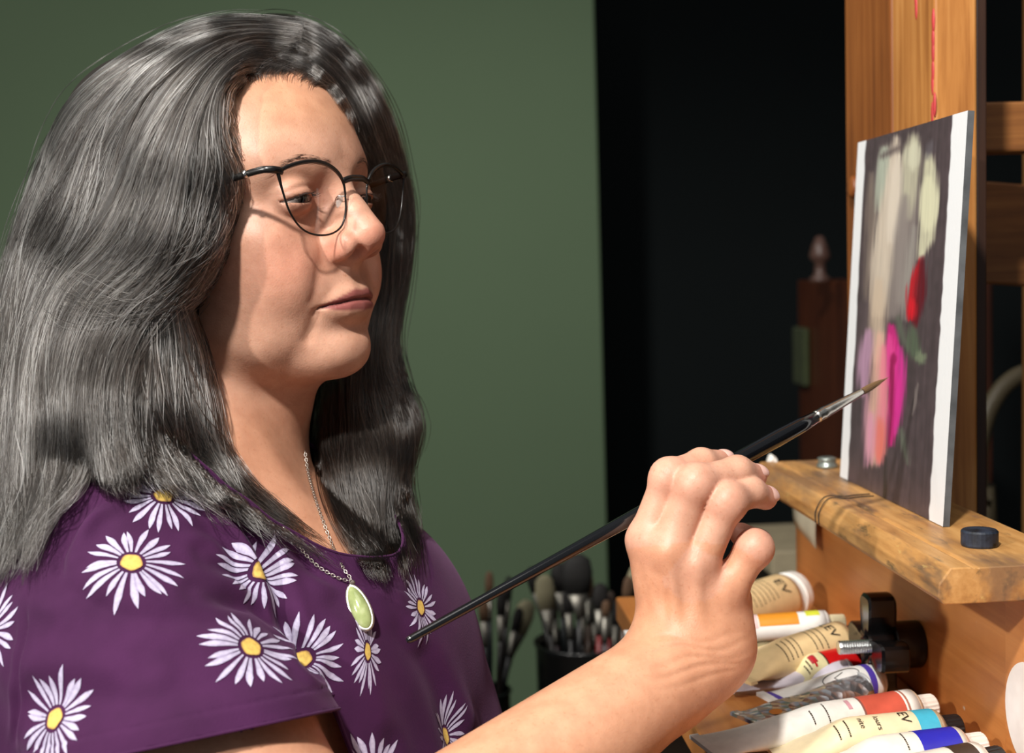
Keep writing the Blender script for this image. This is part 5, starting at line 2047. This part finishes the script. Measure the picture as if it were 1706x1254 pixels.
# far curtain; strand tone darkened to carry the shade on this side
Es = [
    [(640, 230), (672, 330), (668, 450), (650, 560), (664, 640), (686, 710), (672, 790), (690, 880), (700, 960)],
    [(620, 230), (654, 340), (648, 480), (636, 600), (650, 680), (664, 750), (652, 830), (668, 910), (684, 985)],
    [(604, 250), (632, 370), (622, 520), (616, 640), (628, 720), (636, 800), (630, 880), (650, 975)],
    [(590, 560), (584, 660), (588, 740), (600, 820), (618, 900), (646, 980)],
    [(564, 620), (560, 720), (570, 800), (594, 870), (618, 930), (640, 978)],
    [(545, 640), (540, 730), (552, 800), (580, 870), (610, 925), (634, 968)],
]
sheet(Es, 'far', 8000, 70, spread=6, layer=(-0.002, 0.018), wave=7, frizz=2, lock=0.004, trim=0.35, stray=0.06, cloth=True, tipc=0.5, tone=(0.0, 0.62))

sp_ = np.concatenate(STR_P).reshape(-1, 3)
sr_ = np.concatenate(STR_R).reshape(-1)
sc_ = np.concatenate(STR_C)

HAIR_M = NT('hair_strands')
t = HAIR_M.t
t.nodes.remove(HAIR_M.b)
hbs = t.nodes.new('ShaderNodeBsdfHairPrincipled')
hbs.parametrization = 'COLOR'
at = t.nodes.new('ShaderNodeAttribute')
at.attribute_name = 'tone'
cr = HAIR_M.ramp(at.outputs['Fac'], [(0.0, srgb(16, 14, 12)), (0.45, srgb(40, 36, 33)), (0.65, srgb(70, 65, 61)), (0.78, srgb(128, 123, 117)), (1.0, srgb(206, 201, 195))])
t.links.new(cr, hbs.inputs['Color'])
hbs.inputs['Roughness'].default_value = 0.22
hbs.inputs['Radial Roughness'].default_value = 0.45
t.links.new(hbs.outputs[0], t.nodes['Material Output'].inputs[0])


def hair_curves(name, pos, rad, tone, npts, mat, parent):
    hc = bpy.data.hair_curves.new(name)
    n = len(pos) // npts
    hc.add_curves([npts] * n)
    hc.points.foreach_set('position', np.ascontiguousarray(pos, np.float32).ravel())
    hc.points.foreach_set('radius', np.ascontiguousarray(rad, np.float32).ravel())
    a = hc.attributes.new('tone', 'FLOAT', 'CURVE')
    a.data.foreach_set('value', np.ascontiguousarray(tone, np.float32))
    hc.materials.append(mat)
    return link(name, hc, parent)


hp = np.vstack([HM['near_in'][0], HM['far_in'][0]])
hq = np.vstack([HM['near_in'][1], HM['far_in'][1] + len(HM['near_in'][0])])
hair = mesh_obj('hair', hp, hq, HAIR_BASE.mat, person, True)
hair['label'] = 'long layered grey-streaked dark hair falling over the shoulders'
strands = hair_curves('hair_strands', sp_, sr_, sc_, NP_, HAIR_M.mat, hair)

# eyebrows and lashes
rng = np.random.default_rng(3)


def on_skin(x, y, z, lift):
    p = hl(x, y, z)
    h, n, _, _ = BVB.find_nearest(Vector(p))
    return np.array(h + n * lift)


bp, br_, bc = [], [], []
for s in (1, -1):
    for k in range(64):
        u = rng.uniform(0, 1)
        y = 0.013 + 0.036 * u
        z = 0.0358 + 0.0062 * math.sin(math.pi * min(1, u * 0.80 + 0.10)) - 0.0045 * max(0, u - 0.6) / 0.4 + rng.normal(0, 0.0011) * (1.1 - 0.7 * u)
        x = 0.105 - 0.45 * y
        L = rng.uniform(0.005, 0.009)
        row = []
        for i in range(6):
            t_ = i / 5
            row.append(on_skin(x - 0.5 * L * t_, s * (y + L * t_ * 0.85), z + L * t_ * (0.32 - 0.75 * u), 0.0002 + 0.0003 * math.sin(math.pi * t_ * 0.8)))
        bp += row
        br_ += [0.00008 * (1 - 0.8 * i / 5) for i in range(6)]
        bc.append(rng.uniform(0, 0.25))
    for k in range(60):          # lashes on the upper lid
        u = rng.uniform(-1, 1)
        y = EYE_C[1] + 0.0125 * u
        zc = EYE_C[2] - 0.0020 - 0.08 * 0.0125 * u + 0.0031 * (1 - u * u)
        x = EYE_C[0] + math.sqrt(max(1e-6, (EYE_R + 0.0013) ** 2 - (y - EYE_C[1]) ** 2 - (zc - EYE_C[2]) ** 2))
        L = rng.uniform(0.004, 0.0065)
        row = [hl(x + L * t_, s * (y + 0.25 * L * t_ * u), zc - L * 0.45 * t_ + L * 0.45 * t_ * t_) for t_ in np.linspace(0, 1, 6)]
        bp += row
        br_ += [0.00011 * (1 - 0.8 * i / 5) for i in range(6)]
        bc.append(0.0)
brow_m = NT('brow_hair')
brow_m.set(Base_Color=srgb(40, 30, 26), Roughness=0.6)
hair_curves('eyebrow_and_lash_hair', np.array(bp), np.array(br_), np.array(bc), 6, brow_m.mat, person)
# ================================================================== brush in the hand
TIP, BUTT = P(1481, 628, 0.850), P(677, 1068, 0.680)
# pass under the fingers: check the middle against the grip
bdir = _n(TIP - BUTT)
BL = float(np.linalg.norm(TIP - BUTT))
lac = NT('black_lacquer')
lac.set(Base_Color=srgb(14, 15, 18), Roughness=0.16)
lac.b.inputs['Coat Weight'].default_value = 0.5
fer = NT('nickel_ferrule')
fer.set(Base_Color=(0.66, 0.63, 0.58), Metallic=1.0, Roughness=0.25)
brush = empty('paintbrush', tuple(BUTT))
tag(brush, "long black-handled paintbrush held in the painter's hand", 'paintbrush')
Mb = frame(BUTT, bdir)
hz = BL - 0.066
vs, fs = lathe([(0.0, 0), (0.0012, 0.0003), (0.0019, 0.0016), (0.0022, 0.004), (0.0026, 0.05), (0.0034, 0.11), (0.0042, 0.16), (0.0048, hz - 0.07), (0.0052, hz - 0.035), (0.0048, hz - 0.015), (0.0034, hz + 0.001)], 24)
mesh_obj('handle', xf(vs, Mb), fs, lac.mat, brush, True)
vs, fs = lathe([(0.0, hz - 0.001), (0.0036, hz - 0.001), (0.0039, hz + 0.001), (0.0036, hz + 0.003), (0.0039, hz + 0.005), (0.0039, hz + 0.007), (0.0036, hz + 0.009), (0.0035, hz + 0.012), (0.0022, hz + 0.040), (0.0021, hz + 0.041), (0.0, hz + 0.041)], 24)
mesh_obj('ferrule', xf(vs, Mb), fs, fer.mat, brush, True)
bp, br_, bc = [], [], []
rng = np.random.default_rng(8)
for k in range(420):
    a, r = rng.uniform(0, 6.283), math.sqrt(rng.uniform(0, 1))
    row = []
    for i in range(7):
        t_ = i / 6
        rr = r * (0.0020 + 0.0006 * math.sin(math.pi * min(1, t_ * 1.2)) - 0.0019 * t_ ** 1.5)
        row.append((rr * math.cos(a), rr * math.sin(a) * 0.8, hz + 0.0395 + (0.0265 - 0.004 * rng.uniform(0, 1) * r) * t_))
    bp += xf(row, Mb).tolist()
    br_ += [0.00012] * 5 + [0.00009, 0.00005]
    bc.append(rng.uniform(0, 1))
hm = NT('sable_hair')
hm.set(Base_Color=srgb(120, 92, 62), Roughness=0.5)
hair_curves('bristles', np.array(bp), np.array(br_), np.array(bc), 7, hm.mat, brush)
